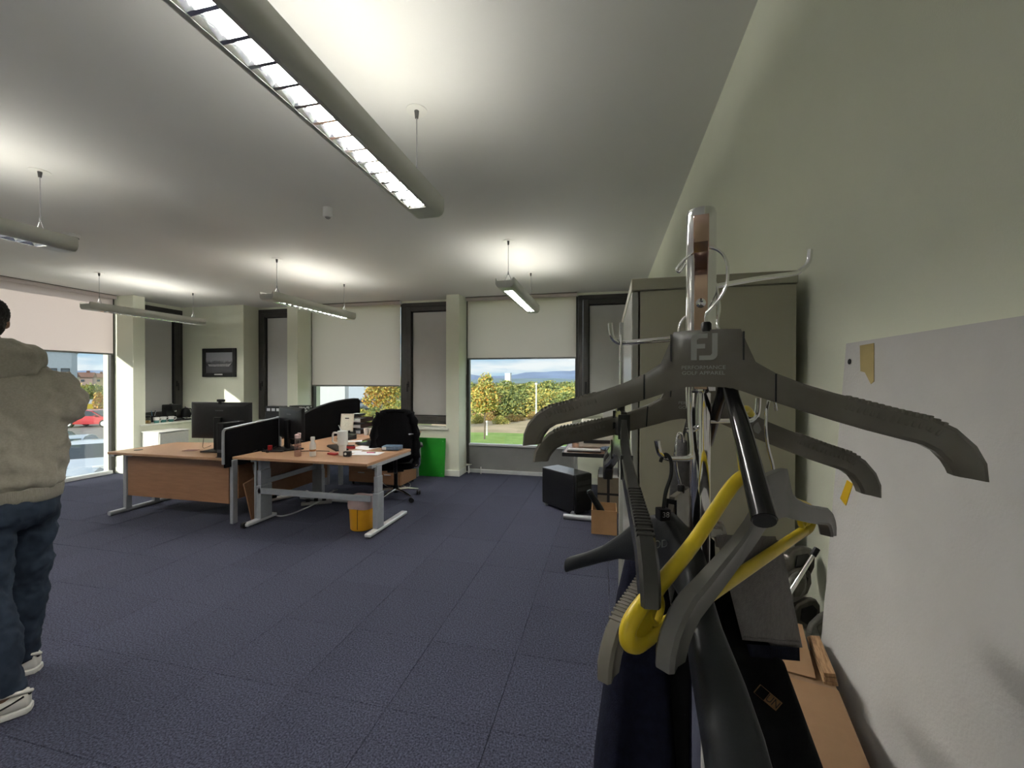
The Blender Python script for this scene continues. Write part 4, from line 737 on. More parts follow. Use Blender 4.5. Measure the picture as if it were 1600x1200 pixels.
dr = MB().box(X0, X0+0.020, Y0+0.002, Y0+0.610, 0.065, HC-0.038).build('door', M_CABF, cab, bevel=0.003)
piv = Vector((X0, Y1, 0)); M_ = Matrix.Translation(piv) @ Matrix.Rotation(math.radians(-1.4), 4, 'Z')
dr2 = MB().box(0.0, 0.020, -0.610, -0.002, 0.065, HC-0.038, M_).build('door', M_CABF, cab, bevel=0.003)
MB().lathe([(0.001, -0.001), (0.032, -0.001), (0.030, 0.003), (0.001, 0.004)], M_ @ Vector((-0.002, -0.545, 1.14)), 20, Matrix.Rotation(-math.pi/2, 4, 'Y') @ Matrix.Scale(2.4, 4, (1, 0, 0))).build('handle', M_BLACK, dr2, smooth=40)
# ================================================================== white board sheet leaning on the wall, with tapes
bd = thing('leaning_board', 'scuffed white board sheet leaning on the right wall', 'board', (0.45, 0.2, 0))
M_BOARD = mat('scuffed_board', (0.50, 0.49, 0.475), 0.8, c2=(0.60, 0.59, 0.575), vscale=2.2, detail=8.0, ramp=(0.25, 0.6), bump=0.15, bscale=200)
th = math.atan2(0.105, 1.583); Mb = Matrix.Translation((0.405, 1.027, 0.001)) @ Matrix.Rotation(th, 4, 'Y')
MB().box(-0.004, 0.004, -2.2, 0.0, 0.0, 1.585, Mb).build('sheet', M_BOARD, bd)
def tp(poly, m, name):
    MB().prism(poly, lambda a, b, t: Mb @ Vector((t, a, b)), -0.0052, -0.0044).build(name, m, bd)
def bc(px, py):
    n = Mb.to_3x3() @ Vector((1, 0, 0)); o = Mb @ Vector((-0.0045, 0, 0)); r = ray(px, py); p = EYE + r*((o-EYE).dot(n)/r.dot(n)); q = Mb.inverted() @ p; return (q.y, q.z)
tp([bc(1344, 540), bc(1366, 536), bc(1366, 596), bc(1361, 600), bc(1352, 582), bc(1345, 580)], mat('masking_tape', (0.42, 0.33, 0.14), 0.6, var=0.06, vscale=20), 'masking_tape')
tp([bc(1324, 750), bc(1333, 756), bc(1322, 790), bc(1313, 779)], mat('yellow_tape', (0.62, 0.40, 0.01), 0.5, var=0.05, vscale=20), 'yellow_tape')
q = bc(1327.5, 565); MB().lathe([(0.001, 0), (0.006, 0), (0.006, 0.0004), (0.001, 0.0004)], Mb @ Vector((-0.0048, q[0], q[1])), 12, Matrix.Rotation(-math.pi/2+th, 4, 'Y')).build('screw_hole', M_BLACK, bd)
# ================================================================== tall carton by the wall
M_CARD2 = mat('tall_cardboard', (0.21, 0.122, 0.062), 0.85, c2=(0.26, 0.155, 0.082), vscale=5, bump=0.1, bscale=90)
M_CARDE = mat('carton_edge', (0.16, 0.085, 0.04), 0.9, c2=(0.34, 0.21, 0.11), vscale=30, stretch=(8, 1, 1))
tc_ = thing('tall_carton', 'tall brown cardboard carton standing between the coat stand and the white board', 'box', (0.300, 0.845, 0), math.radians(-13))
zt = 0.93; wx, wy = 0.108, 0.165
MB().box(-wx, wx, -wy, wy, 0.001, zt).build('body', M_CARD2, tc_, world=False, bevel=0.004)
fl1 = MB().box(-wx, wx, -wy, 0.035, zt+0.001, zt+0.007).build('near_flap', M_CARD2, tc_, world=False)
Mf = Matrix.Translation((0, 0.055, zt+0.001)) @ Matrix.Rotation(math.radians(14), 4, 'X')
MB().box(-wx-0.004, wx-0.03, 0.0, 0.135, 0.0, 0.006, Mf).build('far_flap', M_CARD2, tc_, world=False)
Mg = Matrix.Translation((wx-0.018, 0.05, zt+0.001)) @ Matrix.Rotation(math.radians(-12), 4, 'Y')
for k in range(3): MB().box(0.002*k, 0.022, 0.0, 0.15-0.012*k, 0.008*k, 0.008*k+0.006, Mg).build('side_flap', M_CARDE, tc_, world=False)
MB().box(-wx, wx, 0.035, 0.055, zt+0.0005, zt+0.003).build('tape_strip', mat('brown_tape', (0.17, 0.10, 0.055), 0.45, var=0.1), tc_, world=False)
# ================================================================== golf bag with clubs
gb = thing('golf_bag', 'black golf bag standing in the corner behind the tall carton', 'golf bag', (0.40, 1.10, 0))
MB().lathe([(0.001, 0.001), (0.075, 0.001), (0.080, 0.03), (0.078, 0.5), (0.082, 0.80), (0.086, 0.83), (0.076, 0.83), (0.07, 0.5), (0.001, 0.5)], (0.405, 1.105, 0), 24).build('body', mat('bag_nylon', (0.012, 0.012, 0.013), 0.6, var=0.2), gb, smooth=50)
MB().lathe([(0.083, 0.80), (0.090, 0.81), (0.090, 0.835), (0.080, 0.838)], (0.405, 1.105, 0), 24).build('top_cuff', M_DKPLASTIC, gb, smooth=50)
M_CLUB = mat('worn_steel', (0.30, 0.29, 0.27), 0.38, metal=0.8, var=0.25, vscale=30); M_CLUBD = mat('dark_steel', (0.15, 0.14, 0.125), 0.36, metal=0.7, var=0.25, vscale=30)
def iron(px, py, d, a, tilt, base, label, m, s=1.0):
    p = W(px, py, d); t = thing('golf_iron', label, 'golf club', p, group='golf irons in the bag')
    Mh = Matrix.Translation(p) @ Matrix.Rotation(_yaw, 4, 'Z') @ Matrix.Rotation(math.radians(tilt), 4, 'Z') @ Matrix.Rotation(math.radians(a), 4, 'Y') @ Matrix.Scale(s, 4)
    out = [(0.0, 0.0), (0.012, 0.012), (0.04, 0.020), (0.062, 0.020), (0.076, 0.008), (0.080, -0.012), (0.070, -0.032), (0.045, -0.040), (0.015, -0.030), (0.0, -0.014)]
    hd = MB().prism(out, lambda x, zz, y: Mh @ Vector((x, y, zz)), -0.006, 0.006).build('head', m, t, bevel=0.004)
    cav = [(0.02, 0.004), (0.05, 0.010), (0.066, 0.0), (0.062, -0.018), (0.04, -0.026), (0.02, -0.018)]
    MB().prism(cav, lambda x, zz, y: Mh @ Vector((x, y, zz)), -0.0072, -0.0062).build('cavity', M_CLUBD if m is M_CLUB else M_BLACK, hd)
    h0 = Mh @ Vector((0.004, 0, -0.004)); b_ = Vector(base); dr_ = (b_-h0).normalized()
    MB().tube([h0, h0+dr_*0.06], [0.0065*s, 0.0068*s], 10).build('hosel', m, t, smooth=50)
    MB().tube([h0+dr_*0.06, b_], [0.0048, 0.0065], 10).build('shaft', M_CHROME, t, smooth=50)
iron(1228, 868, 0.985, 15, 25, (0.38, 1.10, 0.03), 'golf iron with large dark head topmost of the clubs', M_CLUBD, 1.4)
iron(1220, 905, 0.97, 5, 20, (0.40, 1.13, 0.03), 'golf iron with dark head second from the top', M_CLUBD, 1.25)
iron(1226, 925, 0.95, -12, 30, (0.42, 1.08, 0.03), 'golf iron with pale steel head in the middle of the clubs', M_CLUB, 1.15)
iron(1236, 952, 0.955, 10, 22, (0.43, 1.12, 0.03), 'golf iron with dark head second from the bottom', M_CLUBD, 1.25)
iron(1262, 985, 0.93, -20, 10, (0.44, 1.10, 0.03), 'golf iron with shiny head lowest of the clubs', M_CLUB, 1.0)
p0, p1 = W(1228, 935, 0.93), W(1270, 868, 0.95)
t = thing('golf_club_shaft', 'bare steel golf club shaft slanting across the iron heads', 'golf club', p0); MB().tube([p0+(p0-p1)*2.0, p0, p1], [0.006, 0.0055, 0.0045], 10).build('shaft', M_CHROME, t, smooth=50); MB().tube([p1, p1+(p1-p0).normalized()*0.02], [0.0065, 0.0065], 10).build('ferrule', M_BLACK, t)
# ================================================================== coat stand in the foreground
_Fh = Vector((-math.sin(_yaw), math.cos(_yaw), 0)); _Rh = Vector((math.cos(_yaw), math.sin(_yaw), 0))
def LF(lat, fwd, z): return _Rh*lat + _Fh*fwd + Vector((0, 0, z))
M_COPP_REFL = mat('chrome_rosy_reflection', (0.60, 0.42, 0.35), 0.16, metal=1.0, var=0.05, vscale=12)  # chrome strip; a coppery reflection is put into its base colour
px_, py_ = 0.119, 0.574
cs = thing('coat_stand', 'chrome coat stand loaded with hangers in the foreground', 'coat stand', (px_, py_, 0))
MB().lathe([(0.001, 0.03), (0.0125, 0.03), (0.0125, 1.50), (0.001, 1.50)], (px_, py_, 0), 24).build('lower_pole', M_CHROME, cs, smooth=40)
MB().lathe([(0.0125, 1.485), (0.018, 1.488), (0.018, 1.716), (0.0165, 1.7215), (0.001, 1.723)], (px_, py_, 0), 28).build('upper_pole', M_CHROME, cs, smooth=40)
MB().lathe([(0.001, 0.001), (0.17, 0.001), (0.17, 0.008), (0.03, 0.028), (0.02, 0.05), (0.001, 0.05)], (px_, py_, 0), 36).build('base', M_CHROME, cs, smooth=40)
pole = Vector((px_, py_, 0)); toc = (-pole).normalized(); side = Vector((-toc.y, toc.x, 0))
def strip(path, w, t):      # a flat bar bent in the vertical plane towards the viewer; path = (distance from axis, z)
    rs = []; n = len(path)
    for i, (f_, z_) in enumerate(path):
        a = path[max(i-1, 0)]; b = path[min(i+1, n-1)]; tx, tz = b[0]-a[0], b[1]-a[1]; l = math.hypot(tx, tz); nx, nz = -tz/l, tx/l
        rs.append([pole + toc*(f_+nx*k*t/2) + side*(s*w/2) + Vector((0, 0, z_+nz*k*t/2)) for s, k in ((-1, -1), (1, -1), (1, 1), (-1, 1))])
    return MB().rings(rs)
strip([(0.0205, 1.490), (0.0205, 1.560), (0.0205, 1.622), (0.024, 1.634), (0.034, 1.641), (0.075, 1.6415), (0.090, 1.644), (0.098, 1.652), (0.100, 1.664), (0.100, 1.680)], 0.0155, 0.003).build('front_hook', M_COPP_REFL, cs, bevel=0.0008)
MB().lathe([(0.001, 0), (0.0052, 0), (0.0058, 0.003), (0.003, 0.0045), (0.001, 0.003)], pole+toc*0.0222+Vector((0, 0, 1.598)), 16, (toc.to_track_quat('Z', 'Y')).to_matrix().to_4x4()).build('screw', M_CHROME, cs, smooth=50)
def rod(pts, name='hook_arm', r=0.0036, k=6): return MB().tube(smooth_path(pts, k), r, 10).build(name, M_CHROME, cs, smooth=60)
rod([pole+Vector((0, 0, 1.558)), W(1010, 533, .54), W(975, 535.5, .555), W(963, 533, .557), W(956, 524, .558), W(953.5, 505, .558)])
rod([pole+Vector((0, 0, 1.620)), W(1180, 436, .57), W(1238, 428, .6), W(1252, 422, .603), W(1263, 410, .605), W(1266, 390, .605)])
rod([W(1076, 600, .505), W(1077, 660, .505), W(1080, 705, .503), W(1077, 715, .50), W(1065, 717, .495), W(1044, 716, .485), W(1033, 710, .48), W(1029, 700, .478), W(1027, 688, .477)])
rod([pole+Vector((0, 0, 1.448)), W(1150, 657, .55), W(1172, 657, .55), W(1181, 650, .55), W(1184, 640, .55), W(1185, 622, .55)])
rod([pole+Vector((0, 0, 1.585)), pole-toc*0.06+Vector((0, 0, 1.585)), pole-toc*0.10+Vector((0, 0, 1.592)), pole-toc*0.11+Vector((0, 0, 1.625))])
MB().tube([W(1071, 672, .505), W(1079, 672, .505)], 0.0035, 10).build('screw', M_CHROME, cs, smooth=40)
MB().tube([pole+Vector((0, 0, 1.44)), W(1077, 672, .505)], 0.004, 8).build('bracket', M_CHROME, cs, smooth=40)
# ------------------------------------------------------------------ moulded hangers
ST = [(0.0, 0.0, -0.064, .010), (0.02, 0.0, -0.0645, .010), (0.034, -0.001, -0.068, .010), (0.0395, -0.016, -0.070, .0105), (0.048, -0.037, -0.0735, .0115), (0.066, -0.049, -0.080, .0125), (0.09, -0.060, -0.0885, .013),
      (0.115, -0.069, -0.097, .0135), (0.14, -0.0765, -0.105, .0145), ((0.164, 0.162), -0.084, -0.111, .0155), ((0.187, 0.180), -0.090, -0.116, .0165), ((0.204, 0.190), -0.100, -0.122, .017), ((0.217, 0.197), -0.115, -0.131, .017), ((0.2235, 0.2005), -0.130, -0.138, .017), ((0.225, 0.202), -0.146, -0.1425, .016)]
M_HSM = mat('smoke_hanger_plastic', (0.125, 0.115, 0.095), 0.24, c2=(0.150, 0.138, 0.118), vscale=14)
M_LOGO = mat('logo_print', (0.34, 0.34, 0.33), 0.35, var=0.03)
def hanger(label, neck, rz, m, tilt=0.0, zs=1.0, ws=1.0, ribs=True, logo=True, hook=None, collar=True, group='moulded plastic hangers on the coat stand'):
    t = thing('coat_hanger', label, 'hanger', neck, rz, group); t.rotation_euler = (0, tilt, rz)
    def ring(st, s):
        x, zt_, zb_, th = st; xt, xb = x if isinstance(x, tuple) else (x, x)
        T = Vector((s*xt*ws, 0, zt_*zs)); B = Vector((s*xb*ws, 0, zb_*zs)); yv = Vector((0, 1, 0))
        return [T-yv*th*.34, T+yv*th*.34, T*.86+B*.14+yv*th*.5, T*.5+B*.5+yv*th*.40, T*.14+B*.86+yv*th*.5, B+yv*th*.36, B-yv*th*.36, T*.14+B*.86-yv*th*.5, T*.5+B*.5-yv*th*.40, T*.86+B*.14-yv*th*.5]
    rs = [ring(s_, -1) for s_ in ST[::-1]] + [ring(s_, 1) for s_ in ST[1:]]
    body = MB().rings(rs).build('body', m, t, world=False, smooth=38)
    if ribs:
        b = MB()
        for s in (-1, 1):
            for k in range(15):
                u = 0.128+0.0049*k
                i = max(j for j in range(len(ST)) if (ST[j][0][0] if isinstance(ST[j][0], tuple) else ST[j][0]) <= u); A, Bq = ST[i], ST[i+1]
                xa = A[0][0] if isinstance(A[0], tuple) else A[0]; xb = Bq[0][0] if isinstance(Bq[0], tuple) else Bq[0]; f_ = (u-xa)/(xb-xa); zt_ = (A[1]+(Bq[1]-A[1])*f_)*zs
                sl = math.atan2((Bq[1]-A[1])*zs, (xb-xa)); Mr = Matrix.Translation((s*u*ws, 0, zt_)) @ Matrix.Rotation(-s*sl, 4, 'Y')
                th_ = (A[3]+(Bq[3]-A[3])*f_)/2*0.94; b.box(-0.0013, 0.0013, -th_, th_, -0.013, 0.0011, Mr)
        b.build('grip_ribs', m, t, world=False, bevel=0.0006)['kind'] = 'stuff'
        b = MB()
        for s in (-1, 1):
            for x, z0, z1 in ((0.0365, -0.035, -0.004), (0.066, -0.079, -0.050)): b.box(s*x*ws-0.0009, s*x*ws+0.0009, -0.0072, 0.0072, z0*zs, z1*zs)
        b.build('rib_lines', M_BLACK, t, world=False)['kind'] = 'stuff'
    if collar: MB().lathe([(0.0005, -0.002), (0.0055, -0.002), (0.0055, 0.007), (0.004, 0.009), (0.0005, 0.009)], (0, 0, 0), 12).build('collar', M_BLACK, t, world=False, smooth=40)
    hk = hook or [(0, 0.005), (0, 0.018), (0.006, 0.026), (0.014, 0.036), (0.02, 0.049), (0.021, 0.062), (0.02, 0.075), (0.014, 0.086), (0.004, 0.092), (-0.009, 0.091), (-0.021, 0.084), (-0.029, 0.0755), (-0.031, 0.072), (-0.029, 0.069), (-0.0265, 0.071), (-0.022, 0.078)]
    MB().tube(smooth_path([(a, 0, b_) for a, b_ in hk], 4), 0.0017, 8).build('hook', M_CHROME, t, world=False, smooth=60)
    if logo:
        yf = -0.0053
        mp = lambda a, b_, c_: (a, c_, b_)
        # F: rounded top-left; J: rounded lower right
        F_ = arc(-0.009, -0.011, 0.0065, 180, 90, 5) + [(0.0055-0.004, -0.0045), (0.0015, -0.0095), (-0.0075, -0.0095), (-0.0095, -0.0115), (-0.0095, -0.0160), (-0.001, -0.0160), (-0.001, -0.0210), (-0.0095, -0.0210), (-0.0095, -0.0340), (-0.0155, -0.0340)]
        J_ = [(0.0060, -0.0045), (0.0115, -0.0045)] + arc(0.005, -0.0275, 0.0065, 0, -90, 5) + [(-0.0070, -0.0340), (-0.0070, -0.0290), (0.0045, -0.0290), (0.0060, -0.0270)]
        lg = MB().prism(F_, mp, yf-0.0005, yf+0.0005).prism(J_, mp, yf-0.0005, yf+0.0005).build('logo', M_LOGO, t, world=False); lg['kind'] = 'stuff'
        M2 = Matrix.Translation((-0.003, yf-0.0002, -0.0425)) @ Matrix.Rotation(math.pi/2, 4, 'X')
        for q, (s_, dz) in enumerate((('PERFORMANCE', 0.0), ('GOLF APPAREL', -0.0062))):
            text_mesh('lettering', s_, 0.0058, M_LOGO, t, Matrix.Translation((0, 0, dz)) @ M2 @ Matrix.Scale(1.12, 4, (1, 0, 0)), world=False)
    return t
rad = math.radians
hanger('smoke grey moulded hanger nearest the viewer with the white logo', (0.109, 0.498, 1.558), rad(-12.9), M_HSM)
lh = [(0, 0.005), (0, 0.02), (0.004, 0.036), (0.006, 0.055), (0.004, 0.068), (-0.004, 0.078), (-0.014, 0.081), (-0.024, 0.077), (-0.030, 0.066), (-0.031, 0.05)]
hanger('smoke grey moulded hanger hanging behind the chrome pole', (0.125, 0.612, 1.511), rad(1.1), M_HSM, tilt=rad(3.4), hook=lh)
# hanger pointing straight at the viewer, from the left hook
n3 = W(970, 640, .55); v3 = -_Fh*0.222 - _Rh*0.034
h3 = [(0, 0.005), (0, 0.03), (0.001, 0.06), (0.002, 0.085), (0.0, 0.098), (-0.005, 0.100), (-0.009, 0.094), (-0.010, 0.078), (-0.008, 0.066)]
hanger('black ribbed hanger pointing at the viewer from the left hook', n3, math.atan2(v3.y, v3.x), mat('dark_hanger_plastic', (0.035, 0.034, 0.032), 0.2, var=0.1, vscale=14), hook=h3, logo=False)
M_GREYH = mat('grey_hanger_plastic', (0.115, 0.112, 0.105), 0.38, var=0.06, vscale=14)
hg = [(0, 0.003), (-0.004, 0.012), (-0.016, 0.03), (-0.022, 0.05), (-0.020, 0.07), (-0.010, 0.082), (0.002, 0.08), (0.008, 0.068)]
hanger('plain grey hanger lying against the yellow hanger', W(1208, 737, .4545), rad(52), M_GREYH, zs=0.84, ribs=False, logo=False, collar=False, hook=hg)
hanger('smoke grey ribbed hanger lowest at the left, half hidden by the yellow hanger', W(1064, 767, .575), rad(62), M_HSM, logo=False, hook=hg)
# ------------------------------------------------------------------ yellow tubular hanger
M_YEL = mat('yellow_hanger_plastic', (0.58, 0.43, 0.015), 0.35, c2=(0.66, 0.50, 0.03), vscale=10)
yh = thing('yellow_hanger', 'yellow plastic hanger with a straight lower bar', 'hanger', (0.152, 0.505, 1.395), rad(50.6))
yh.rotation_euler = (0, rad(-1.2), rad(50.6))
def oval(pts, ra, rb, name, m, parent, closed=False, n=12):     # oval section: ra across the hanger plane, rb in it
    pts = [Vector(p) for p in pts]; rs = []; k = len(pts)
    for i, p in enumerate(pts):
        tg = (pts[min(i+1, k-1)]-pts[max(i-1, 0)]).normalized(); yv = Vector((0, 1, 0)); nv = yv.cross(tg).normalized()
        A = ra[i] if isinstance(ra, list) else ra; B = rb[i] if isinstance(rb, list) else rb
        rs.append([p + yv*A*math.cos(2*math.pi*q/n) + nv*B*math.sin(2*math.pi*q/n) for q in range(n)])
    return MB().rings(rs).build(name, m, parent, world=False, smooth=60)
for s in (-1, 1):
    arm = smooth_path([(0, 0, 0.0), (s*0.03, 0, -0.006), (s*0.07, 0, -0.026), (s*0.115, 0, -0.049), (s*0.165, 0, -0.068), (s*0.195, 0, -0.078), (s*0.212, 0, -0.088), (s*0.214, 0, -0.100), (s*0.202, 0, -0.108), (s*0.185, 0, -0.1085)], 5)
    oval(arm, 0.0065, 0.0078, 'arm', M_YEL, yh)
    lp = smooth_path([(s*0.172, 0, -0.075), (s*0.168, 0, -0.088), (s*0.176, 0, -0.100), (s*0.184, 0, -0.094), (s*0.186, 0, -0.086)], 4)
    oval(lp, 0.004, 0.003, 'notch_loop', M_YEL, yh)
for s in (-1, 1): MB().prism([(s*0.150, -0.066), (s*0.195, -0.081), (s*0.209, -0.092), (s*0.207, -0.104), (s*0.190, -0.108), (s*0.180, -0.090), (s*0.168, -0.078)], lambda a, b_, c_: (a, c_, b_), -0.0035, 0.0035).build('gusset', M_YEL, yh, world=False, bevel=0.001)
oval([(x, 0, -0.1085) for x in (-0.195, -0.1, 0, 0.1, 0.195)], 0.0062, 0.0072, 'trouser_bar', M_YEL, yh)
hkp = smooth_path([(0, 0, -0.002), (-0.006, 0, 0.02), (-0.012, 0, 0.04), (-0.016, 0, 0.056), (-0.011, 0, 0.069), (0.003, 0, 0.074), (0.016, 0, 0.067)], 4)
MB().tube(hkp, [0.0062-0.0001*i for i in range(len(hkp))], 10).build('hook', M_YEL, yh, world=False, smooth=60)
# ------------------------------------------------------------------ black round-bar hanger behind the front one
M_BLKH = mat('gloss_black_hanger', (0.008, 0.008, 0.009), 0.18, var=0.1, vscale=14)
bh = thing('bar_hanger', 'glossy black round-bar hanger slanting down towards the viewer', 'hanger', W(1135, 585, .475))
a_ = W(1135, 585, .475); e_ = W(1194, 812, .335); far = a_ + Vector(((a_-e_).x*0.8, (a_-e_).y*0.8, -(a_-e_).z*0.8)); far.x = min(far.x, 0.46)
pts = smooth_path([e_, e_*0.5+a_*0.5+Vector((0, 0, 0.004)), a_*0.8+e_*0.2, a_, a_*0.8+far*0.2+Vector((0, 0, -0.004)), a_*0.5+far*0.5, far], 5)
MB().tube(pts, [0.0100-0.0034*min(1, i/15) for i in range(len(pts))], 16).build('bar', M_BLKH, bh, smooth=60)
MB().tube([e_, e_+(e_-a_).normalized()*0.0022], [0.0093, 0.0088], 16).build('end_cap', M_DKPLASTIC, bh, smooth=30)
MB().tube(smooth_path([a_, a_+Vector((0, 0, 0.03)), a_+Vector((-0.012, -0.01, 0.055)), W(1124, 480, .50), W(1120, 450, .53), W(1116, 440, .545), W(1112, 452, .55)], 5), 0.0018, 8).build('hook', M_CHROME, bh, smooth=60)
# ------------------------------------------------------------------ wide black suit hanger with size cube
M_SUIT = mat('slate_suit_hanger', (0.015, 0.0165, 0.019), 0.45, var=0.08, vscale=14, bump=0.08, bscale=500, spec=0.3)
sh = thing('suit_hanger', 'wide black suit hanger with a size 38 cube on its hook', 'hanger', W(1040, 812, .47))
def slab(path, name, m, parent):       # path entries: centre, up half-height, across half-thickness, across direction
    rs = []
    for c_, hh, tt, ac in path:
        up = Vector((0, 0, 1)); ac = Vector(ac).normalized()
        rs.append([c_ + ac*(tt*math.copysign(abs(math.cos(a))**0.6, math.cos(a))) + up*(hh*math.copysign(abs(math.sin(a))**0.6, math.sin(a))) for a in [2*math.pi*q/16 for q in range(16)]])
    return MB().rings(rs).build(name, m, parent, smooth=60)
acr = _Rh*0.75+_Fh*0.66
C0 = W(1042, 850, .475)
slab([(W(884, 884, .63), 0.004, 0.004, acr), (W(890, 881, .625), 0.011, 0.012, acr), (W(915, 874, .605), 0.0105, 0.013, acr), (W(945, 864, .58), 0.012, 0.013, acr), (W(972, 852, .55), 0.017, 0.013, acr), (W(1000, 842, .52), 0.027, 0.014, acr), (C0+Vector((0, 0, 0.002)), 0.036, 0.016, _Rh*0.95+_Fh*0.3), (W(1066, 872, .455), 0.034, 0.015, _Rh), (W(1084, 905, .42), 0.030, 0.014, _Rh),
      (W(1090, 950, .385), 0.028, 0.013, _Rh), (W(1105, 1020, .35), 0.027, 0.0155, _Rh), (W(1128, 1100, .315), 0.027, 0.019, _Rh), (W(1150, 1190, .285), 0.028, 0.021, _Rh), (W(1168, 1270, .262), 0.026, 0.021, _Rh), (W(1176, 1310, .25), 0.012, 0.012, _Rh)], 'shoulder_body', M_SUIT, sh)
cu = W(1036, 803, .462); Mc = Matrix.Translation(cu) @ Matrix.Rotation(_yaw+0.12, 4, 'Z')
cube = MB().box(-0.0065, 0.0065, -0.0065, 0.0065, -0.0065, 0.0065, Mc).build('size_cube', M_BLACK, sh, bevel=0.0012)
text_mesh('size_number', '38', 0.0085, mat('number_white', (0.45, 0.45, 0.45), 0.5, var=0.02), cube, Mc @ Matrix.Translation((0, -0.0068, 0.0008)) @ Matrix.Rotation(math.pi/2, 4, 'X'))
MB().tube(smooth_path([cu, W(1040, 770, .465), W(1048, 745, .47), W(1049, 725, .475), W(1045, 713, .478), W(1039, 710, .479), W(1034, 716, .48), W(1032, 722, .48)], 6), 0.0021, 8).build('hook', M_BLACK, sh, smooth=60)
fc = W(1030, 850, .455)
text_mesh('lettering', 'ODS', 0.0125, mat('number_white'), sh, Matrix.Translation(fc+_Rh*0.004) @ Matrix.Rotation(_yaw+0.30, 4, 'Z') @ Matrix.Rotation(math.pi/2, 4, 'X'))
# ------------------------------------------------------------------ garments
def drape(name, label, cat, secs, m, folds=0.10, nf=7, seed=0, group=None, n=72):
    # secs: (lateral, forward, z, half width, half depth), measured from the viewer's spot
    base = LF(secs[-1][0], secs[-1][1], secs[-1][2]); t = thing(name, label, cat, base, 0, group); rs = []
    rnd = random.Random(seed); ph = [rnd.uniform(0, 6.28) for _ in range(6)]
    full = []
    for i in range(len(secs)-1):
        for q in range(4):
            u = q/4; full.append([a+(b-a)*(u*u*(3-2*u)) for a, b in zip(secs[i], secs[i+1])])
    full.append(list(secs[-1])); K = len(full)
    for i, (la, fo, z_, w_, d_) in enumerate(full):
        amp = folds*min(1.0, i/(K*0.6)); ring = []
        for q in range(n):
            a = 2*math.pi*q/n
            k = 1+amp*(0.55*math.sin(nf*a+ph[0]+0.9*math.sin(i*0.23))+0.35*math.sin((nf*2-3)*a+ph[1]+i*0.05)+0.3*math.sin(3*a+ph[2]))
            ring.append(LF(la+w_*math.copysign(abs(math.cos(a))**0.75, math.cos(a))*(1+0.25*(k-1)), fo+d_*math.copysign(abs(math.sin(a))**0.75, math.sin(a))*k, z_+0.004*math.sin(5*a+ph[3])*(1 if i == K-1 else 0)))
        rs.append(ring)
    MB().rings(rs).build('cloth', m, t, smooth=80); return t
M_NAVY = mat('navy_cloth', (0.0065, 0.0073, 0.0155), 0.95, var=0.25, vscale=80, bump=0.25, bscale=400, spec=0.08)
M_BLKC = mat('black_cloth', (0.0035, 0.0035, 0.004), 0.95, var=0.3, vscale=60, bump=0.2, bscale=300, spec=0.1)
M_GREYC = mat('grey_brushed_cloth', (0.115, 0.105, 0.098), 0.95, var=0.15, vscale=120, bump=0.3, bscale=500, sheen=0.1)
nv = drape('navy_coat', 'navy blue coat hanging at the left below the yellow hanger', 'coat', [(0.196, 0.60, 1.262, 0.012, 0.02), (0.196, 0.60, 1.235, 0.025, 0.03), (0.194, 0.60, 1.17, 0.036, 0.04), (0.19, 0.60, 1.05, 0.050, 0.045), (0.186, 0.60, 0.93, 0.062, 0.05), (0.184, 0.60, 0.70, 0.072, 0.06), (0.184, 0.60, 0.38, 0.08, 0.065)], M_NAVY, 0.22, 5, 3)
bj = drape('black_jacket', 'black jacket with an orange tan label hanging in the middle of the stand', 'jacket', [(0.262, 0.555, 1.285, 0.012, 0.015), (0.255, 0.555, 1.25, 0.020, 0.02), (0.272, 0.56, 1.18, 0.050, 0.028), (0.296, 0.56, 1.117, 0.076, 0.034), (0.328, 0.555, 0.967, 0.098, 0.042), (0.350, 0.56, 0.80, 0.125, 0.045), (0.36, 0.56, 0.40, 0.135, 0.05)], M_BLKC, 0.07, 6, 8)
# label tab and lettering on the black jacket
lc = W(1200, 1090, .512); Ml = Matrix.Translation(lc) @ Matrix.Rotation(_yaw, 4, 'Z') @ Matrix.Rotation(math.pi/2, 4, 'X') @ Matrix.Rotation(rad(-40), 4, 'Z')
lt = MB().box(-0.018, 0.018, -0.0065, 0.0065, -0.0006, 0.0006, Ml).build('label_tab', mat('label_tan', (0.17, 0.085, 0.028), 0.7, var=0.2, vscale=200), bj)
text_mesh('label_lettering', 'UN', 0.0135, M_BLACK, lt, Ml @ Matrix.Translation((0.007, 0, 0.0009)))
MB().box(-0.0177, -0.003, -0.0062, 0.0062, 0.0007, 0.001, Ml).build('label_fold', M_BLKC, lt)
# grey folded garment over the bars at the right, with hem stitching and a navy ribbed band below
gg = thing('grey_sweater', 'folded grey brushed sweater hanging at the right of the stand', 'sweater', W(1200, 1000, .60))
def sheet(cor, depth0, depth1, th, name, m, parent, nx=14, nz=10, wob=0.004):
    (tl, tr, br, bl) = cor; fr = []; bk = []
    for j in range(nz+1):
        v = j/nz; rowf = []; rowb = []
        for i in range(nx+1):
            u = i/nx; x = (tl[0]*(1-u)+tr[0]*u)*(1-v)+(bl[0]*(1-u)+br[0]*u)*v; y = (tl[1]*(1-u)+tr[1]*u)*(1-v)+(bl[1]*(1-u)+br[1]*u)*v; d_ = depth0*(1-v)+depth1*v+(x-1200)*0.0011
            d_ += wob*math.sin(5*u+2*v)+0.6*wob*math.sin(11*u-3*v)
            e = min(u, 1-u)*nx; k = 0.35+0.65*min(1, e/1.5)
            rowf.append(W(x, y, d_-th*k/2)); rowb.append(W(x, y, d_+th*k/2))
        fr.append(rowf); bk.append(rowb)
    rs = [fr[j]+bk[j][::-1] for j in range(nz+1)]
    return MB().rings(rs).build(name, m, parent, smooth=70)
sheet([(1118, 835), (1212, 838), (1250, 1008), (1160, 1000)], .525, .535, 0.018, 'front_fold', M_GREYC, gg)
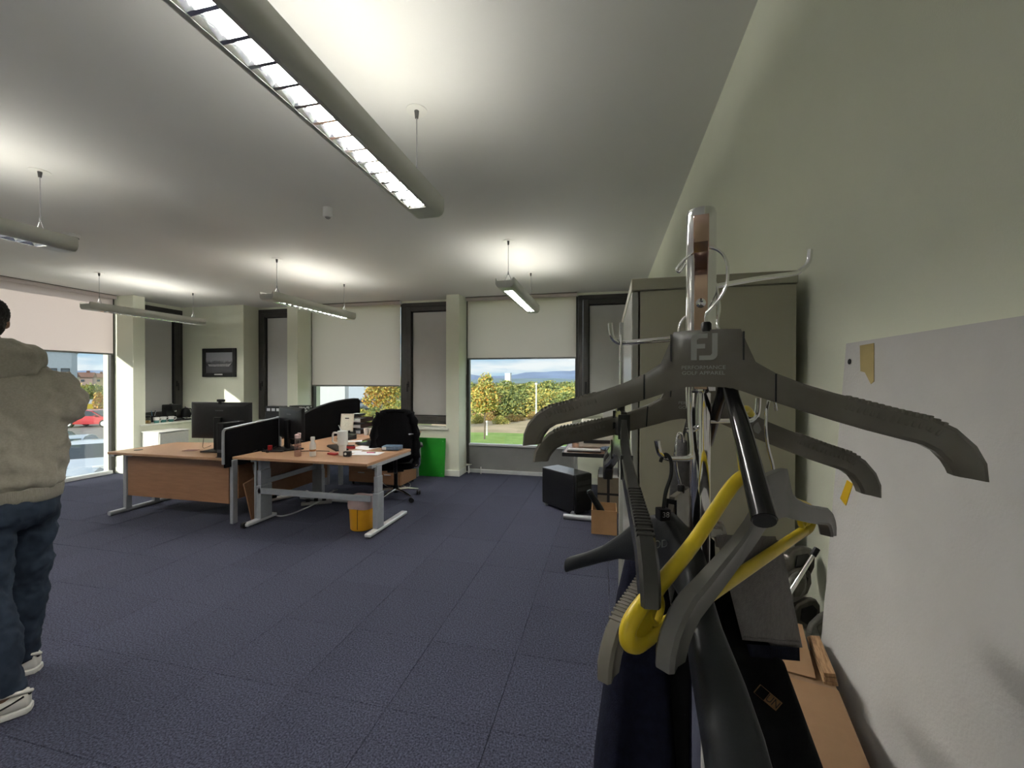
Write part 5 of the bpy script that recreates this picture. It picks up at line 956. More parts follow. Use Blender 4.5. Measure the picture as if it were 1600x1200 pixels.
sheet([(1150, 830), (1220, 845), (1254, 1012), (1200, 1010)], .545, .556, 0.018, 'back_fold', M_GREYC, gg)
sheet([(1161, 993), (1249, 1001), (1250, 1004), (1161, 996)], .524, .5245, 0.003, 'hem_stitch', mat('stitch_thread', (0.10, 0.095, 0.09), 0.9, var=0.3, vscale=300), gg, wob=0.002)
b = sheet([(1166, 1006), (1249, 1012), (1250, 1033), (1172, 1026)], .539, .541, 0.015, 'ribbed_band', M_NAVY, gg, nx=40, wob=0.003)
gs = thing('grey_garment', 'dark grey felt garment shoulder behind the left of the chrome pole', 'garment', W(1065, 900, .62))
rs = []
for (y, xl, xr) in ((688, 1060, 1072), (695, 1056, 1082), (730, 1051, 1092), (770, 1046, 1100), (810, 1042, 1108), (870, 1040, 1114), (940, 1044, 1118)):
    d_ = .645; c_ = (xl+xr)/2; w_ = (xr-xl)/2*d_/FPX; ctr = W(c_, y, d_)
    rs.append([ctr + _Rh*w_*math.cos(a) + _Fh*0.014*math.sin(a)*(1+0.3*math.sin(3*a+y*0.01)) for a in [2*math.pi*q/24 for q in range(24)]])
MB().rings(rs).build('cloth', mat('dark_felt', (0.055, 0.053, 0.052), 0.95, var=0.2, vscale=90, bump=0.3, bscale=400), gs, smooth=70)
MB().tube([W(1066, 688, .645), W(1073, 660, .64), W(1078, 640, .63)], 0.002, 8).build('hanging_loop', M_DKPLASTIC, gs, smooth=60)
t = thing('clear_tag', 'small clear plastic size tag on the right lower hook', 'tag', W(1184, 668, .55)); MB().lathe([(0.0005, -0.003), (0.008, -0.003), (0.008, 0.003), (0.0005, 0.003)], W(1184, 668, .55), 18, (_Fh.to_track_quat('Z', 'Y')).to_matrix().to_4x4()).build('disc', mat_glass('clear_plastic', (0.72, 0.72, 0.70), 0.25), t, smooth=40); MB().tube(smooth_path([W(1182, 664, .55), W(1179, 655, .549), W(1176, 660, .549)], 4), 0.0012, 6).build('loop', M_CHROME, t)
# ================================================================== person standing at the left
def cloud(name, scale):
    t = bpy.data.textures.new(name, 'CLOUDS'); t.noise_scale = scale; t.noise_depth = 2; return t
def soft(o, voxel, smooth_it=8, disp=None, sub=0):
    m = o.modifiers.new('remesh', 'REMESH'); m.mode = 'VOXEL'; m.voxel_size = voxel; m.use_smooth_shade = True
    s = o.modifiers.new('smooth', 'SMOOTH'); s.iterations = smooth_it; s.factor = 0.6
    for tex, st in (disp or []):
        d = o.modifiers.new('folds', 'DISPLACE'); d.texture = tex; d.strength = st; d.mid_level = 0.5; d.texture_coords = 'GLOBAL'
    return o
def ellipsoid(m, c, rx, ry, rz, ax=None, n=18, k=10):
    ax = ax or Matrix.Identity(3); rs = []
    for i in range(k+1):
        u = math.pi*i/k; r = max(math.sin(u), 0.02)
        rs.append([Vector(c) + ax @ Vector((rx*r*math.cos(2*math.pi*q/n), ry*r*math.sin(2*math.pi*q/n), -rz*math.cos(u))) for q in range(n)])
    return m.rings(rs)
fT = (_Rh*-0.90 + _Fh*0.43).normalized(); rT = Vector((fT.y, -fT.x, 0))      # torso facing and its right
fP = (_Rh*-0.99 + _Fh*0.05).normalized(); rP = Vector((fP.y, -fP.x, 0))
axT = Matrix((rT, fT, Vector((0, 0, 1)))).transposed(); axP = Matrix((rP, fP, Vector((0, 0, 1)))).transposed()
pel = LF(-2.415, 1.94, 0); sho = LF(-2.455, 1.935, 0); hdc = LF(-2.55, 1.96, 1.785)
lank = LF(-2.25, 1.80, 0.09); rank = LF(-2.51, 2.065, 0.09)
lhip = pel - rP*0.095 + Vector((0, 0, 0.93)); rhip = pel + rP*0.095 + Vector((0, 0, 0.93))
lkn = (lhip+lank)/2 + fP*0.035 + Vector((0, 0, 0.01)); rkn = (rhip+rank)/2 + fP*0.045 + _Rh*0.05 + Vector((0, 0, 0.01))
rsh = sho + rT*0.175 + Vector((0, 0, 1.525)); lsh = sho - rT*0.175 + Vector((0, 0, 1.525))
relb = LF(-2.285, 2.09, 1.345); rwr = relb + fT*0.22 - rT*0.12 + Vector((0, 0, 0.0))
lelb = lsh - rT*0.07 - fT*0.03 + Vector((0, 0, -0.27)); lwr = lelb + fT*0.22 + rT*0.11 + Vector((0, 0, 0.02))
def torso(m, rows, ca, cb, ax):
    rs = []
    for z_, w_, d_, off in rows:
        u = (z_-0.9)/0.7; c_ = ca.lerp(cb, max(0, min(1, u)))
        rs.append([Vector((c_.x, c_.y, z_)) + ax @ Vector((w_*math.copysign(abs(math.cos(a))**0.85, math.cos(a)), off+d_*math.sin(a), 0)) for a in [2*math.pi*q/28 for q in range(28)]])
    return m.rings(rs)
M_SKIN = mat('skin', (0.30, 0.17, 0.11), 0.5, var=0.06, vscale=20)
b = MB()
torso(b, [(0.86, 0.15, 0.11, 0), (1.0, 0.15, 0.10, 0), (1.2, 0.155, 0.10, 0), (1.42, 0.175, 0.105, 0), (1.55, 0.14, 0.085, 0), (1.60, 0.06, 0.06, 0)], pel, sho, axT)
b.tube([sho+Vector((0, 0, 1.56)), sho+fT*0.01+Vector((0, 0, 1.62)), hdc+Vector((0, 0, -0.08))], [0.065, 0.058, 0.056], 14)
ellipsoid(b, hdc+Vector((0, 0, 0.015)), 0.075, 0.098, 0.105, axT); ellipsoid(b, hdc+fT*0.03+Vector((0, 0, -0.06)), 0.055, 0.062, 0.06, axT)
b.tube([hdc+fT*0.095+Vector((0, 0, 0.01)), hdc+fT*0.118+Vector((0, 0, -0.022))], [0.010, 0.016], 8)
for s in (-1, 1): ellipsoid(b, hdc+rT*s*0.078-fT*0.01+Vector((0, 0, -0.005)), 0.010, 0.018, 0.030, axT, 10, 6)
for a_, e_, w_ in ((rsh, relb, rwr), (lsh, lelb, lwr)):
    b.tube([a_, e_, w_], [0.050, 0.040, 0.028], 12); dv = (w_-e_).normalized()
    pc_ = w_+dv*0.045; sd = dv.cross(Vector((0, 0, 1))).normalized(); dn = Vector((0, 0, -1))
    hx = Matrix((sd, dv, sd.cross(dv))).transposed(); ellipsoid(b, pc_, 0.040, 0.052, 0.017, hx, 12, 7)
    for k in range(4):
        s0 = pc_ + sd*(-0.028+0.0185*k) + dv*0.04; ln = (0.036, 0.043, 0.040, 0.031)[k]
        b.tube([s0, s0+dv*ln+dn*0.008, s0+dv*(ln*1.5)+dn*0.030, s0+dv*(ln*1.3)+dn*0.050], [0.0095, 0.009, 0.008, 0.007], 8)
    b.tube([pc_+sd*0.034-dv*0.02, pc_+sd*0.058+dv*0.012, pc_+sd*0.055+dv*0.042+dn*0.012], [0.012, 0.0105, 0.008], 8)
for h_, k_, a_ in ((lhip, lkn, lank), (rhip, rkn, rank)): b.tube([h_+Vector((0, 0, 0.02)), k_, a_, a_+Vector((0, 0, -0.03))], [0.075, 0.052, 0.038, 0.036], 14)
pn = b.build('person', M_SKIN, smooth=80); soft(pn, 0.0075, 5)
tag(pn, 'person in a stone hoodie, blue jeans and white trainers standing with back turned', 'person')
for s in (-1, 1):
    e = MB(); ellipsoid(e, hdc+fT*0.088+rT*s*0.030+Vector((0, 0, 0.015)), 0.012, 0.012, 0.009, axT, 12, 8); e.build('eye', mat('eye_white', (0.7, 0.68, 0.65), 0.2, var=0.05), pn, smooth=80)
e = MB(); ellipsoid(e, hdc+fT*0.088+Vector((0, 0, -0.062)), 0.024, 0.008, 0.006, axT, 12, 6); e.build('mouth', mat('lips', (0.28, 0.10, 0.09), 0.5, var=0.05), pn, smooth=80)
# hair
h = MB(); ellipsoid(h, hdc+Vector((0, 0, 0.038))-fT*0.012, 0.084, 0.104, 0.090, axT, 26, 14); ellipsoid(h, hdc-fT*0.055+Vector((0, 0, -0.02)), 0.062, 0.045, 0.070, axT, 20, 10)
h.build('hair', mat('dark_hair', (0.012, 0.009, 0.008), 0.7, var=0.4, vscale=150, bump=1.0, bscale=250), pn, smooth=80); soft(bpy.data.objects['hair'], 0.008, 2, [(cloud('hair_curl', 0.012), 0.016)])
# hoodie
M_HOOD = mat('stone_fleece', (0.32, 0.295, 0.24), 0.95, c2=(0.37, 0.34, 0.28), vscale=120, bump=0.35, bscale=420, sheen=0.1)
b = MB()
torso(b, [(0.965, 0.150, 0.12, 0.0), (0.985, 0.190, 0.150, 0.0), (1.01, 0.205, 0.165, -0.005), (1.10, 0.212, 0.165, -0.01), (1.25, 0.215, 0.155, -0.015), (1.40, 0.215, 0.15, -0.015), (1.49, 0.205, 0.14, -0.015), (1.555, 0.165, 0.115, -0.01), (1.61, 0.115, 0.09, 0.0), (1.635, 0.08, 0.07, 0.0)], pel, sho, axT)
for a_, e_, w_ in ((rsh, relb, rwr), (lsh, lelb, lwr)):
    m_ = (a_+e_)/2
    b.tube(smooth_path([a_-Vector((0, 0, 0.01)), m_, e_+Vector((0, 0, 0.02)), e_+(w_-e_)*0.12, e_.lerp(w_, 0.55), e_.lerp(w_, 0.9), w_], 3), [0.092]*3+[0.088]*3+[0.082]*4+[0.078]*3+[0.070]*3+[0.058]*2+[0.046], 18)
ho = b.build('hoodie', M_HOOD, pn, smooth=80); soft(ho, 0.011, 9, [(cloud('fleece_large', 0.15), 0.050), (cloud('fleece_small', 0.05), 0.028)])
b = MB(); torso(b, [(0.915, 0.175, 0.140, 0), (0.925, 0.188, 0.152, 0), (0.955, 0.194, 0.158, 0), (0.985, 0.196, 0.160, 0), (0.995, 0.18, 0.14, 0)], pel, sho, axT); b.build('waistband', mat('ribbed_fleece', (0.31, 0.285, 0.235), 0.95, var=0.12, vscale=60, stretch=(6, 6, 0.4), bump=0.4, bscale=150), pn, smooth=60)
b = MB()
nk = sho + Vector((0, 0, 1.60))
ellipsoid(b, nk-fT*0.075+Vector((0, 0, 0.01)), 0.150, 0.090, 0.085, axT, 24, 12); ellipsoid(b, nk-fT*0.105+Vector((0, 0, -0.045)), 0.115, 0.060, 0.065, axT, 20, 10)
for s in (-1, 1): b.tube(smooth_path([nk-fT*0.07+rT*s*0.11, nk+rT*s*0.115+Vector((0, 0, 0.02)), nk+fT*0.08+rT*s*0.06+Vector((0, 0, -0.01))], 4), 0.045, 12)
hd = b.build('hood', M_HOOD, pn, smooth=80); soft(hd, 0.010, 6, [(cloud('hood_fold', 0.07), 0.035)])
# jeans
M_JEAN = mat('blue_denim', (0.009, 0.017, 0.034), 0.85, c2=(0.018, 0.032, 0.056), vscale=9, bump=0.3, bscale=500)
b = MB(); torso(b, [(0.79, 0.13, 0.11, 0), (0.84, 0.178, 0.150, 0), (0.92, 0.182, 0.150, 0), (0.99, 0.168, 0.13, 0)], pel, sho, axP)
for h_, k_, a_ in ((lhip, lkn, lank), (rhip, rkn, rank)):
    pts = smooth_path([h_+Vector((0, 0, -0.02)), h_.lerp(k_, 0.5), k_, k_.lerp(a_, 0.4)-fP*0.012, k_.lerp(a_, 0.8), a_+Vector((0, 0, 0.0))], 3)
    b.tube(pts, [0.105, 0.104, 0.101, 0.097, 0.092, 0.087, 0.082, 0.080, 0.080, 0.078, 0.075, 0.072, 0.069, 0.066, 0.066, 0.064], 20)
jn = b.build('jeans', M_JEAN, pn, smooth=80); soft(jn, 0.010, 7, [(cloud('denim_fold', 0.09), 0.036), (cloud('denim_small', 0.035), 0.015)])
# trainers
M_TRN = mat('white_leather', (0.66, 0.64, 0.60), 0.45, var=0.05, vscale=20); M_SOLE = mat('sole_rubber', (0.62, 0.61, 0.58), 0.6, var=0.05, vscale=30)
def trainer(ank, f_):
    r_ = Vector((f_.y, -f_.x, 0)); ht = Vector((ank.x, ank.y, 0)) - f_*0.075
    def ring(s, hw, z0, z1, ex=0.6, n=20): return [ht + f_*s + r_*(hw*math.cos(a)) + Vector((0, 0, (z0+z1)/2+(z1-z0)/2*math.copysign(abs(math.sin(a))**ex, math.sin(a)))) for a in [2*math.pi*q/n for q in range(n)]]
    sec = [(0.0, 0.020, 0.03, 0.075), (0.008, 0.033, 0.022, 0.10), (0.035, 0.039, 0.02, 0.105), (0.09, 0.041, 0.02, 0.10), (0.13, 0.043, 0.02, 0.088), (0.18, 0.048, 0.02, 0.070), (0.23, 0.048, 0.02, 0.058), (0.27, 0.038, 0.02, 0.046), (0.288, 0.02, 0.024, 0.036)]
    up = MB().rings([ring(*q) for q in sec]).build('trainer', M_TRN, pn, smooth=60)
    so = [(-0.006, 0.022, 0.004, 0.028), (0.004, 0.037, 0.001, 0.03), (0.05, 0.043, 0.001, 0.03), (0.12, 0.044, 0.001, 0.028), (0.19, 0.051, 0.001, 0.027), (0.24, 0.050, 0.001, 0.026), (0.28, 0.038, 0.002, 0.026), (0.298, 0.018, 0.006, 0.022)]
    MB().rings([ring(*q, 0.25) for q in so]).build('sole', M_SOLE, up, smooth=40)
    MB().tube(smooth_path([ht - f_*0.004 + Vector((0, 0, 0.088)), ht + f_*0.004 - r_*0.022 + Vector((0, 0, 0.10)), ht + f_*0.05 - r_*0.040 + Vector((0, 0, 0.112)), ht+f_*0.1-r_*0.035+Vector((0, 0, 0.108))], 4), 0.008, 8).build('collar', M_TRN, up, smooth=60)
    for s in (-1, 1):
        MB().tube(smooth_path([ht + f_*0.012 + r_*s*0.033 + Vector((0, 0, 0.085)), ht + f_*0.07 + r_*s*0.0405 + Vector((0, 0, 0.062)), ht + f_*0.13 + r_*s*0.0435 + Vector((0, 0, 0.047)), ht + f_*0.19 + r_*s*0.0480 + Vector((0, 0, 0.043))], 4), 0.0042, 6).build('stripe', M_BLACK, up, smooth=60)
    MB().cbox(ht - f_*0.0 + Vector((0, 0, 0.083)), (0.03, 0.012, 0.014), math.atan2(r_.y, r_.x)).build('heel_tab', M_DKPLASTIC, up, bevel=0.003)
trainer(lank, (_Rh*-0.80 + _Fh*-0.60).normalized()); trainer(rank, (_Rh*-0.90 + _Fh*-0.42).normalized())
# ================================================================== outdoors
GZ = -2.5
def gpos(px, d): p = W(px, 600, d); return Vector((p.x, p.y, GZ))
M_GRASS = mat('lawn_grass', (0.20, 0.33, 0.07), 0.95, c2=(0.30, 0.44, 0.12), vscale=0.8, detail=8.0)
M_FIELD = mat('dry_grass', (0.40, 0.33, 0.20), 0.95, c2=(0.55, 0.43, 0.29), vscale=0.5, detail=8.0)
M_SCRUB = mat('scrub_ground', (0.10, 0.14, 0.05), 0.95, c2=(0.22, 0.20, 0.09), vscale=0.05, detail=8.0)
M_TARM = mat('tarmac', (0.20, 0.185, 0.18), 0.9, c2=(0.28, 0.265, 0.255), vscale=2.0, detail=6.0)
def ground(name, poly, z, m):
    o = MB().prism(poly, lambda a, b, c: (a, b, c), z-0.3, z).build(name, m); o['kind'] = 'structure'; return o
ground('ground_far', [(1600*math.cos(2*math.pi*i/48), 1600*math.sin(2*math.pi*i/48)) for i in range(48)], GZ-0.10, M_SCRUB)
ground('ground_lawn', [(-30, 8.5), (60, 8.5), (60, 30), (-8, 30.5), (-30, 27)], GZ, M_GRASS)
ground('ground_field', [(-14, 30.4), (60, 30), (70, 46), (-20, 46)], GZ-0.02, M_FIELD)
ground('ground_car_park', [(-75, -40), (-8.6, -40), (-8.6, 8), (-13, 13), (-34, 30), (-75, 50)], GZ+0.02, M_TARM)
# hills
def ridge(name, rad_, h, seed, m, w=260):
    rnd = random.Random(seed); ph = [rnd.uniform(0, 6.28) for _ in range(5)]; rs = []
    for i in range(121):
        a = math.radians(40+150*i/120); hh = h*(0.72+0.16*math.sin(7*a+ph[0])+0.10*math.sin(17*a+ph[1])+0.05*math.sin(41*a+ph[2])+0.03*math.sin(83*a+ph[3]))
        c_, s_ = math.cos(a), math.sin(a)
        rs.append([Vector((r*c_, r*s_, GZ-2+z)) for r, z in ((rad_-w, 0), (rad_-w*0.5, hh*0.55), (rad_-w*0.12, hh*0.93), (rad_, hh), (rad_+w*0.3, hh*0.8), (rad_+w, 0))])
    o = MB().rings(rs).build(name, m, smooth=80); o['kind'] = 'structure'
ridge('hill_range', 1350, 50, 5, mat('haze_blue_moor', (0.20, 0.27, 0.42), 1.0, var=0.12, vscale=0.01)); ridge('hill_foreland', 900, 14, 9, mat('haze_blue_green_moor', (0.19, 0.27, 0.30), 1.0, var=0.15, vscale=0.02), 200)  # distance haze is painted into the blue of both ranges
# ------------------------------------------------------------------ foliage
def leaf_mesh(name, clumps, count, size, mats, seed, flat=1.0):
    rnd = random.Random(seed); vs = []; fs = []; mi = []
    for k in range(count):
        c_, r_ = rnd.choices(clumps, [q[1][0]*q[1][1]*q[1][2] for q in clumps])[0]
        d_ = Vector((rnd.gauss(0, 1), rnd.gauss(0, 1), rnd.gauss(0, 1))).normalized()*(0.55+0.45*rnd.random()**0.5)*(1+0.12*rnd.gauss(0, 1))
        p = Vector(c_)+Vector((d_.x*r_[0], d_.y*r_[1], d_.z*r_[2])); s = size*rnd.uniform(0.6, 1.4)
        n_ = Vector((rnd.gauss(0, 1), rnd.gauss(0, 1), rnd.gauss(0.4, 1))).normalized(); a = n_.orthogonal().normalized(); b_ = n_.cross(a); t_ = rnd.uniform(0, 6.28); a, b_ = a*math.cos(t_)+b_*math.sin(t_), b_*math.cos(t_)-a*math.sin(t_)
        i = len(vs); vs += [p-a*s, p+b_*s*0.55+n_*s*0.15, p+a*s, p-b_*s*0.55+n_*s*0.15]; fs.append((i, i+1, i+2, i+3)); mi.append(min(len(mats)-1, int(abs(rnd.gauss(0, 0.5))*len(mats))) if rnd.random() < .8 else rnd.randrange(len(mats)))
    me = bpy.data.meshes.new(name); me.from_pydata([tuple(v) for v in vs], [], fs)
    for m in mats: me.materials.append(m)
    me.polygons.foreach_set('material_index', mi); return me
def LM(n, c): return mat(n, c, 0.8, rnd=0.12, spec=0.2)
L_OR = LM('leaf_orange', (0.58, 0.30, 0.07)); L_YE = LM('leaf_yellow', (0.60, 0.48, 0.12)); L_YG = LM('leaf_yellow_green', (0.42, 0.42, 0.13)); L_GR = LM('leaf_green', (0.24, 0.30, 0.10)); L_DG = LM('leaf_dark_green', (0.13, 0.18, 0.08)); L_BR = LM('leaf_russet', (0.42, 0.29, 0.15))
M_BARK = mat('bark', (0.16, 0.13, 0.10), 0.9, var=0.25, vscale=12)
def tree(label, base, h, clumps, count, size, mats, seed, trunk=0.06, group=None):
    t = thing('autumn_tree', label, 'tree', base, 0, group)
    o = bpy.data.objects.new('crown', leaf_mesh('crown', clumps, count, size, mats, seed)); col.objects.link(o); o.parent = t; o['kind'] = 'stuff'
    MB().tube(smooth_path([(0, 0, -0.05), (0.02, 0.01, h*0.3), (-0.02, 0.0, h*0.6), (0.0, 0.0, h*0.9)], 4), [trunk*(1-0.075*i) for i in range(13)], 10).build('trunk', M_BARK, t, world=False, smooth=60)
    for k in range(6):
        a = 1.1*k; z0 = h*(0.38+0.07*k); MB().tube([(0, 0, z0), (0.35*math.cos(a)*h*0.12, 0.35*math.sin(a)*h*0.12, z0+h*0.08), (math.cos(a)*h*0.13, math.sin(a)*h*0.13, z0+h*0.18)], [trunk*0.45, trunk*0.3, trunk*0.12], 6).build('branch', M_BARK, t, world=False)
    return t
tree('small orange and green tree on the lawn outside the right window', gpos(757, 28), 3.6, [((0, 0, 2.9), (0.95, 0.95, 0.95)), ((0.1, 0, 3.8), (0.55, 0.55, 0.75)), ((-0.3, 0.1, 2.3), (0.7, 0.7, 0.5)), ((0.35, 0, 2.4), (0.65, 0.6, 0.5))], 2600, 0.10, [L_YG, L_YE, L_OR, L_GR], 3)
tree('bright yellow tree outside the middle window', gpos(594, 30), 4.2, [((0, 0, 3.6), (1.0, 1.0, 1.2)), ((0.5, 0, 3.0), (0.9, 0.8, 0.9)), ((-0.5, 0, 2.7), (0.7, 0.8, 0.8)), ((0.1, 0, 4.6), (0.7, 0.7, 0.7))], 3000, 0.11, [L_YE, L_OR, L_YG], 4)
tree('yellowing tree beyond the car park', gpos(134, 62), 3.4, [((0, 0, 1.9), (1.8, 1.8, 1.4)), ((1.2, 0, 1.4), (1.4, 1.3, 1.1))], 1800, 0.20, [L_YG, L_YE, L_GR], 5, 0.12)
tree('dull green tree at the edge of the car park', gpos(150, 58), 3.4, [((0, 0, 1.9), (1.6, 1.6, 1.4)), ((-1.0, 0, 1.4), (1.2, 1.2, 1.1))], 1800, 0.18, [L_GR, L_YG, L_DG], 6, 0.12)
tree('tall slender orange tree by the parked cars', gpos(154, 40), 2.8, [((0, 0, 1.7), (0.4, 0.4, 1.0))], 900, 0.12, [L_OR, L_YE, L_BR], 7, 0.05)
kinds = [([L_YG, L_YE, L_GR], 'yellow green bush in the scrub beyond the field'), ([L_GR, L_YG, L_DG], 'green bush in the scrub beyond the field'), ([L_BR, L_YG, L_OR], 'russet bush in the scrub beyond the field'), ([L_DG, L_GR], 'dark green bush at the back of the scrub')]
protos = []
for k, (ms, lb_) in enumerate(kinds):
    protos.append(leaf_mesh('foliage', [((0, 0, 0.45), (0.55, 0.55, 0.5)), ((0.4, 0.1, 0.35), (0.4, 0.4, 0.38)), ((-0.4, -0.1, 0.32), (0.42, 0.4, 0.36)), ((0.05, 0.1, 0.75), (0.35, 0.35, 0.3))], 1700, 0.055, ms, 20+k))
rnd = random.Random(12); stem_me = MB().tube([(0, 0, -0.05), (0.01, 0.02, 0.3), (0, 0, 0.6)], [0.03, 0.02, 0.01], 6).mesh('stem'); stem_me.materials.append(M_BARK)
def bush_label(px, d, k):
    c_ = ('yellow green', 'green', 'russet', 'dark green')[k]; sz = 'low ' if d < 44 else ''
    wh = 'beyond the car park' if px < 200 else ('outside the middle window' if px < 660 else 'outside the right window')
    row = 'at the field edge' if d < 44 else 'in the front row' if d < 50 else 'in the second row' if d < 59 else 'in the third row' if d < 72 else 'in the back row'
    sd = '' if px < 660 else (', by the small tree' if px < 790 else ', near the lamp post' if px < 870 else ', at the right')
    return '%s%s bush %s %s%s' % (sz, c_, row, wh, sd)
def bush(px, d, s, k, dz=0.0):
    p = gpos(px, d); t = thing('scrub_bush', bush_label(px, d, k), 'bush', (p.x, p.y, GZ-0.1+dz), rnd.uniform(0, 6.28), 'bushes in the scrub'); t.scale = (s*1.25, s*1.25, s)
    for nm, me in (('foliage', protos[k]), ('stem', stem_me)):
        o = bpy.data.objects.new(nm, me); col.objects.link(o); o.parent = t
        if nm == 'foliage': o['kind'] = 'stuff'
for d_, n_, s0, s1, ks in ((46, 9, 2.3, 3.2, (0, 1, 0, 2)), (54, 9, 2.9, 3.7, (0, 1, 0)), (64, 9, 3.3, 4.0, (1, 0, 1)), (80, 8, 3.7, 4.3, (1, 3, 1))):
    for i in range(n_):
        px = 715+(955-715)*(i+rnd.uniform(0.2, 0.8))/n_; bush(px, d_*rnd.uniform(0.96, 1.05), rnd.uniform(s0, s1), rnd.choice(ks))
for px, d_, s, k in ((500, 34, 1.1, 0), (540, 36, 1.3, 1), (566, 37, 1.5, 0), (585, 42, 1.4, 1), (612, 40, 1.8, 0), (628, 44, 2.2, 1), (556, 125, 5.6, 3), (582, 122, 5.8, 3), (608, 124, 6.0, 3), (634, 118, 5.8, 1), (120, 75, 2.6, 1), (108, 70, 2.4, 0), (95, 80, 2.8, 1), (145, 85, 3.0, 0), (80, 75, 2.8, 0), (55, 75, 2.8, 1), (30, 80, 2.8, 1), (5, 80, 2.8, 0)): bush(px, d_, s, k)
for i in range(14): bush(712+17*i+rnd.uniform(-4, 4), 41+rnd.uniform(-3, 3), rnd.uniform(0.55, 0.95), rnd.choice((2, 0, 2)))
# lamp post and marker posts
def post(px, d, h, r, label, m, name='lamp_post'):
    p = gpos(px, d); t = thing(name, label, 'post', p); MB().lathe([(0.0005, 0), (r*1.4, 0), (r*1.4, 0.25), (r, 0.3), (r*0.75, h), (0.0005, h)], p, 12).build('pole', m, t, smooth=40); MB().lathe([(0.0005, h), (r*1.6, h), (r*1.6, h+0.12), (0.0005, h+0.14)], p, 12).build('cap', m, t, smooth=40)
post(838, 28, 3.75, 0.065, 'pale lamp post on the lawn outside the right window', M_WHITE); post(761, 30, 0.95, 0.05, 'short white marker post behind the small orange tree', M_WHITE, 'marker_post')
# ------------------------------------------------------------------ buildings
M_CLAD = mat('white_cladding', (0.72, 0.74, 0.78), 0.6, var=0.04, vscale=3, stretch=(12, 12, 0.3)); M_BLUEC = mat('blue_grey_cladding', (0.45, 0.52, 0.62), 0.6, var=0.04, vscale=2); M_ROOF = mat('roof_tiles', (0.22, 0.12, 0.09), 0.8, var=0.15, vscale=4); M_RENDER = mat('house_render', (0.55, 0.50, 0.44), 0.85, var=0.06, vscale=3)
def hall(px, d, w, dep, h, rz, m, label, nwin=4):
    p = gpos(px, d); t = thing('industrial_hall', label, 'building', p, rz)
    MB().box(-w/2, w/2, 0, dep, 0, h).build('wall', m, t, world=False); MB().box(-w/2-0.2, w/2+0.2, -0.2, dep+0.2, h, h+0.35).build('roof', mat('roof_sheet', (0.30, 0.32, 0.35), 0.6, var=0.05), t, world=False)
    for k in range(nwin):
        x = -w/2+w*(k+0.5)/nwin; o = MB().box(x-w*0.12/nwin*3, x+w*0.12/nwin*3, -0.05, -0.005, h*0.45, h*0.62).build('window', M_DKPLASTIC, t, world=False); MB().box(x-w*0.10/nwin*3, x+w*0.10/nwin*3, -0.07, -0.051, h*0.47, h*0.60).build('pane', mat('far_glass', (0.10, 0.13, 0.17), 0.15, var=0.05), o, world=False)
    return t
hall(512, 46, 3.6, 8, 7.5, rad(32), M_CLAD, 'white clad building nearest outside the middle window', 1); hall(548, 90, 9, 12, 8.5, rad(28), M_BLUEC, 'blue grey building behind the white clad one', 3); hall(72, 105, 9, 12, 11.5, rad(55), M_BLUEC, 'grey flat roofed building beyond the car park', 4)
def house(px, d, w, h, rz, label, dz=0.0, mw=None):
    p = gpos(px, d); p.z += dz; t = thing('far_house', label, 'house', p, rz, 'houses of the far town'); MB().box(-w/2, w/2, -w*0.3, w*0.3, 0, h).build('wall', mw or M_RENDER, t, world=False)
    MB().prism([(-w*0.34, h), (w*0.34, h), (0, h*1.55)], lambda a, b, c: (c, a, b), -w/2-0.3, w/2+0.3).build('roof', M_ROOF, t, world=False)
    for k in (-1, 1): MB().box(k*w*0.25-0.6, k*w*0.25+0.6, -w*0.3-0.06, -w*0.3-0.01, h*0.5, h*0.75).build('window', mat('far_glass'), t, world=False)
    MB().box(w*0.3, w*0.38, -0.4, 0.4, h*1.2, h*1.75).build('chimney', M_ROOF, t, world=False)
for i, (px, d_, nm, c_) in enumerate(((90, 185, 'cream', (0.6, 0.55, 0.42)), (104, 265, 'white', (0.7, 0.7, 0.68)), (117, 205, 'pinkish', (0.55, 0.40, 0.36)), (129, 290, 'grey', (0.42, 0.42, 0.42)), (141, 228, 'sandy', (0.55, 0.45, 0.30)), (153, 250, 'brown', (0.36, 0.27, 0.20)))):
    house(px, d_, 12+i % 3, 4.5, rad(40+9*((i*3) % 5)), '%s house with red roof in the far town beyond the car park' % nm, 1.0, mat('render_'+nm, c_, 0.85, var=0.06, vscale=3))
p = gpos(794, 600); t = thing('far_tower', 'white tower block far off below the hills', 'building', p); MB().box(-4, 4, -4, 4, 0, 15).build('shaft', M_WHITE, t, world=False); MB().box(-4.3, 4.3, -4.3, 4.3, 15, 16).build('roof', M_BLUEC, t, world=False)
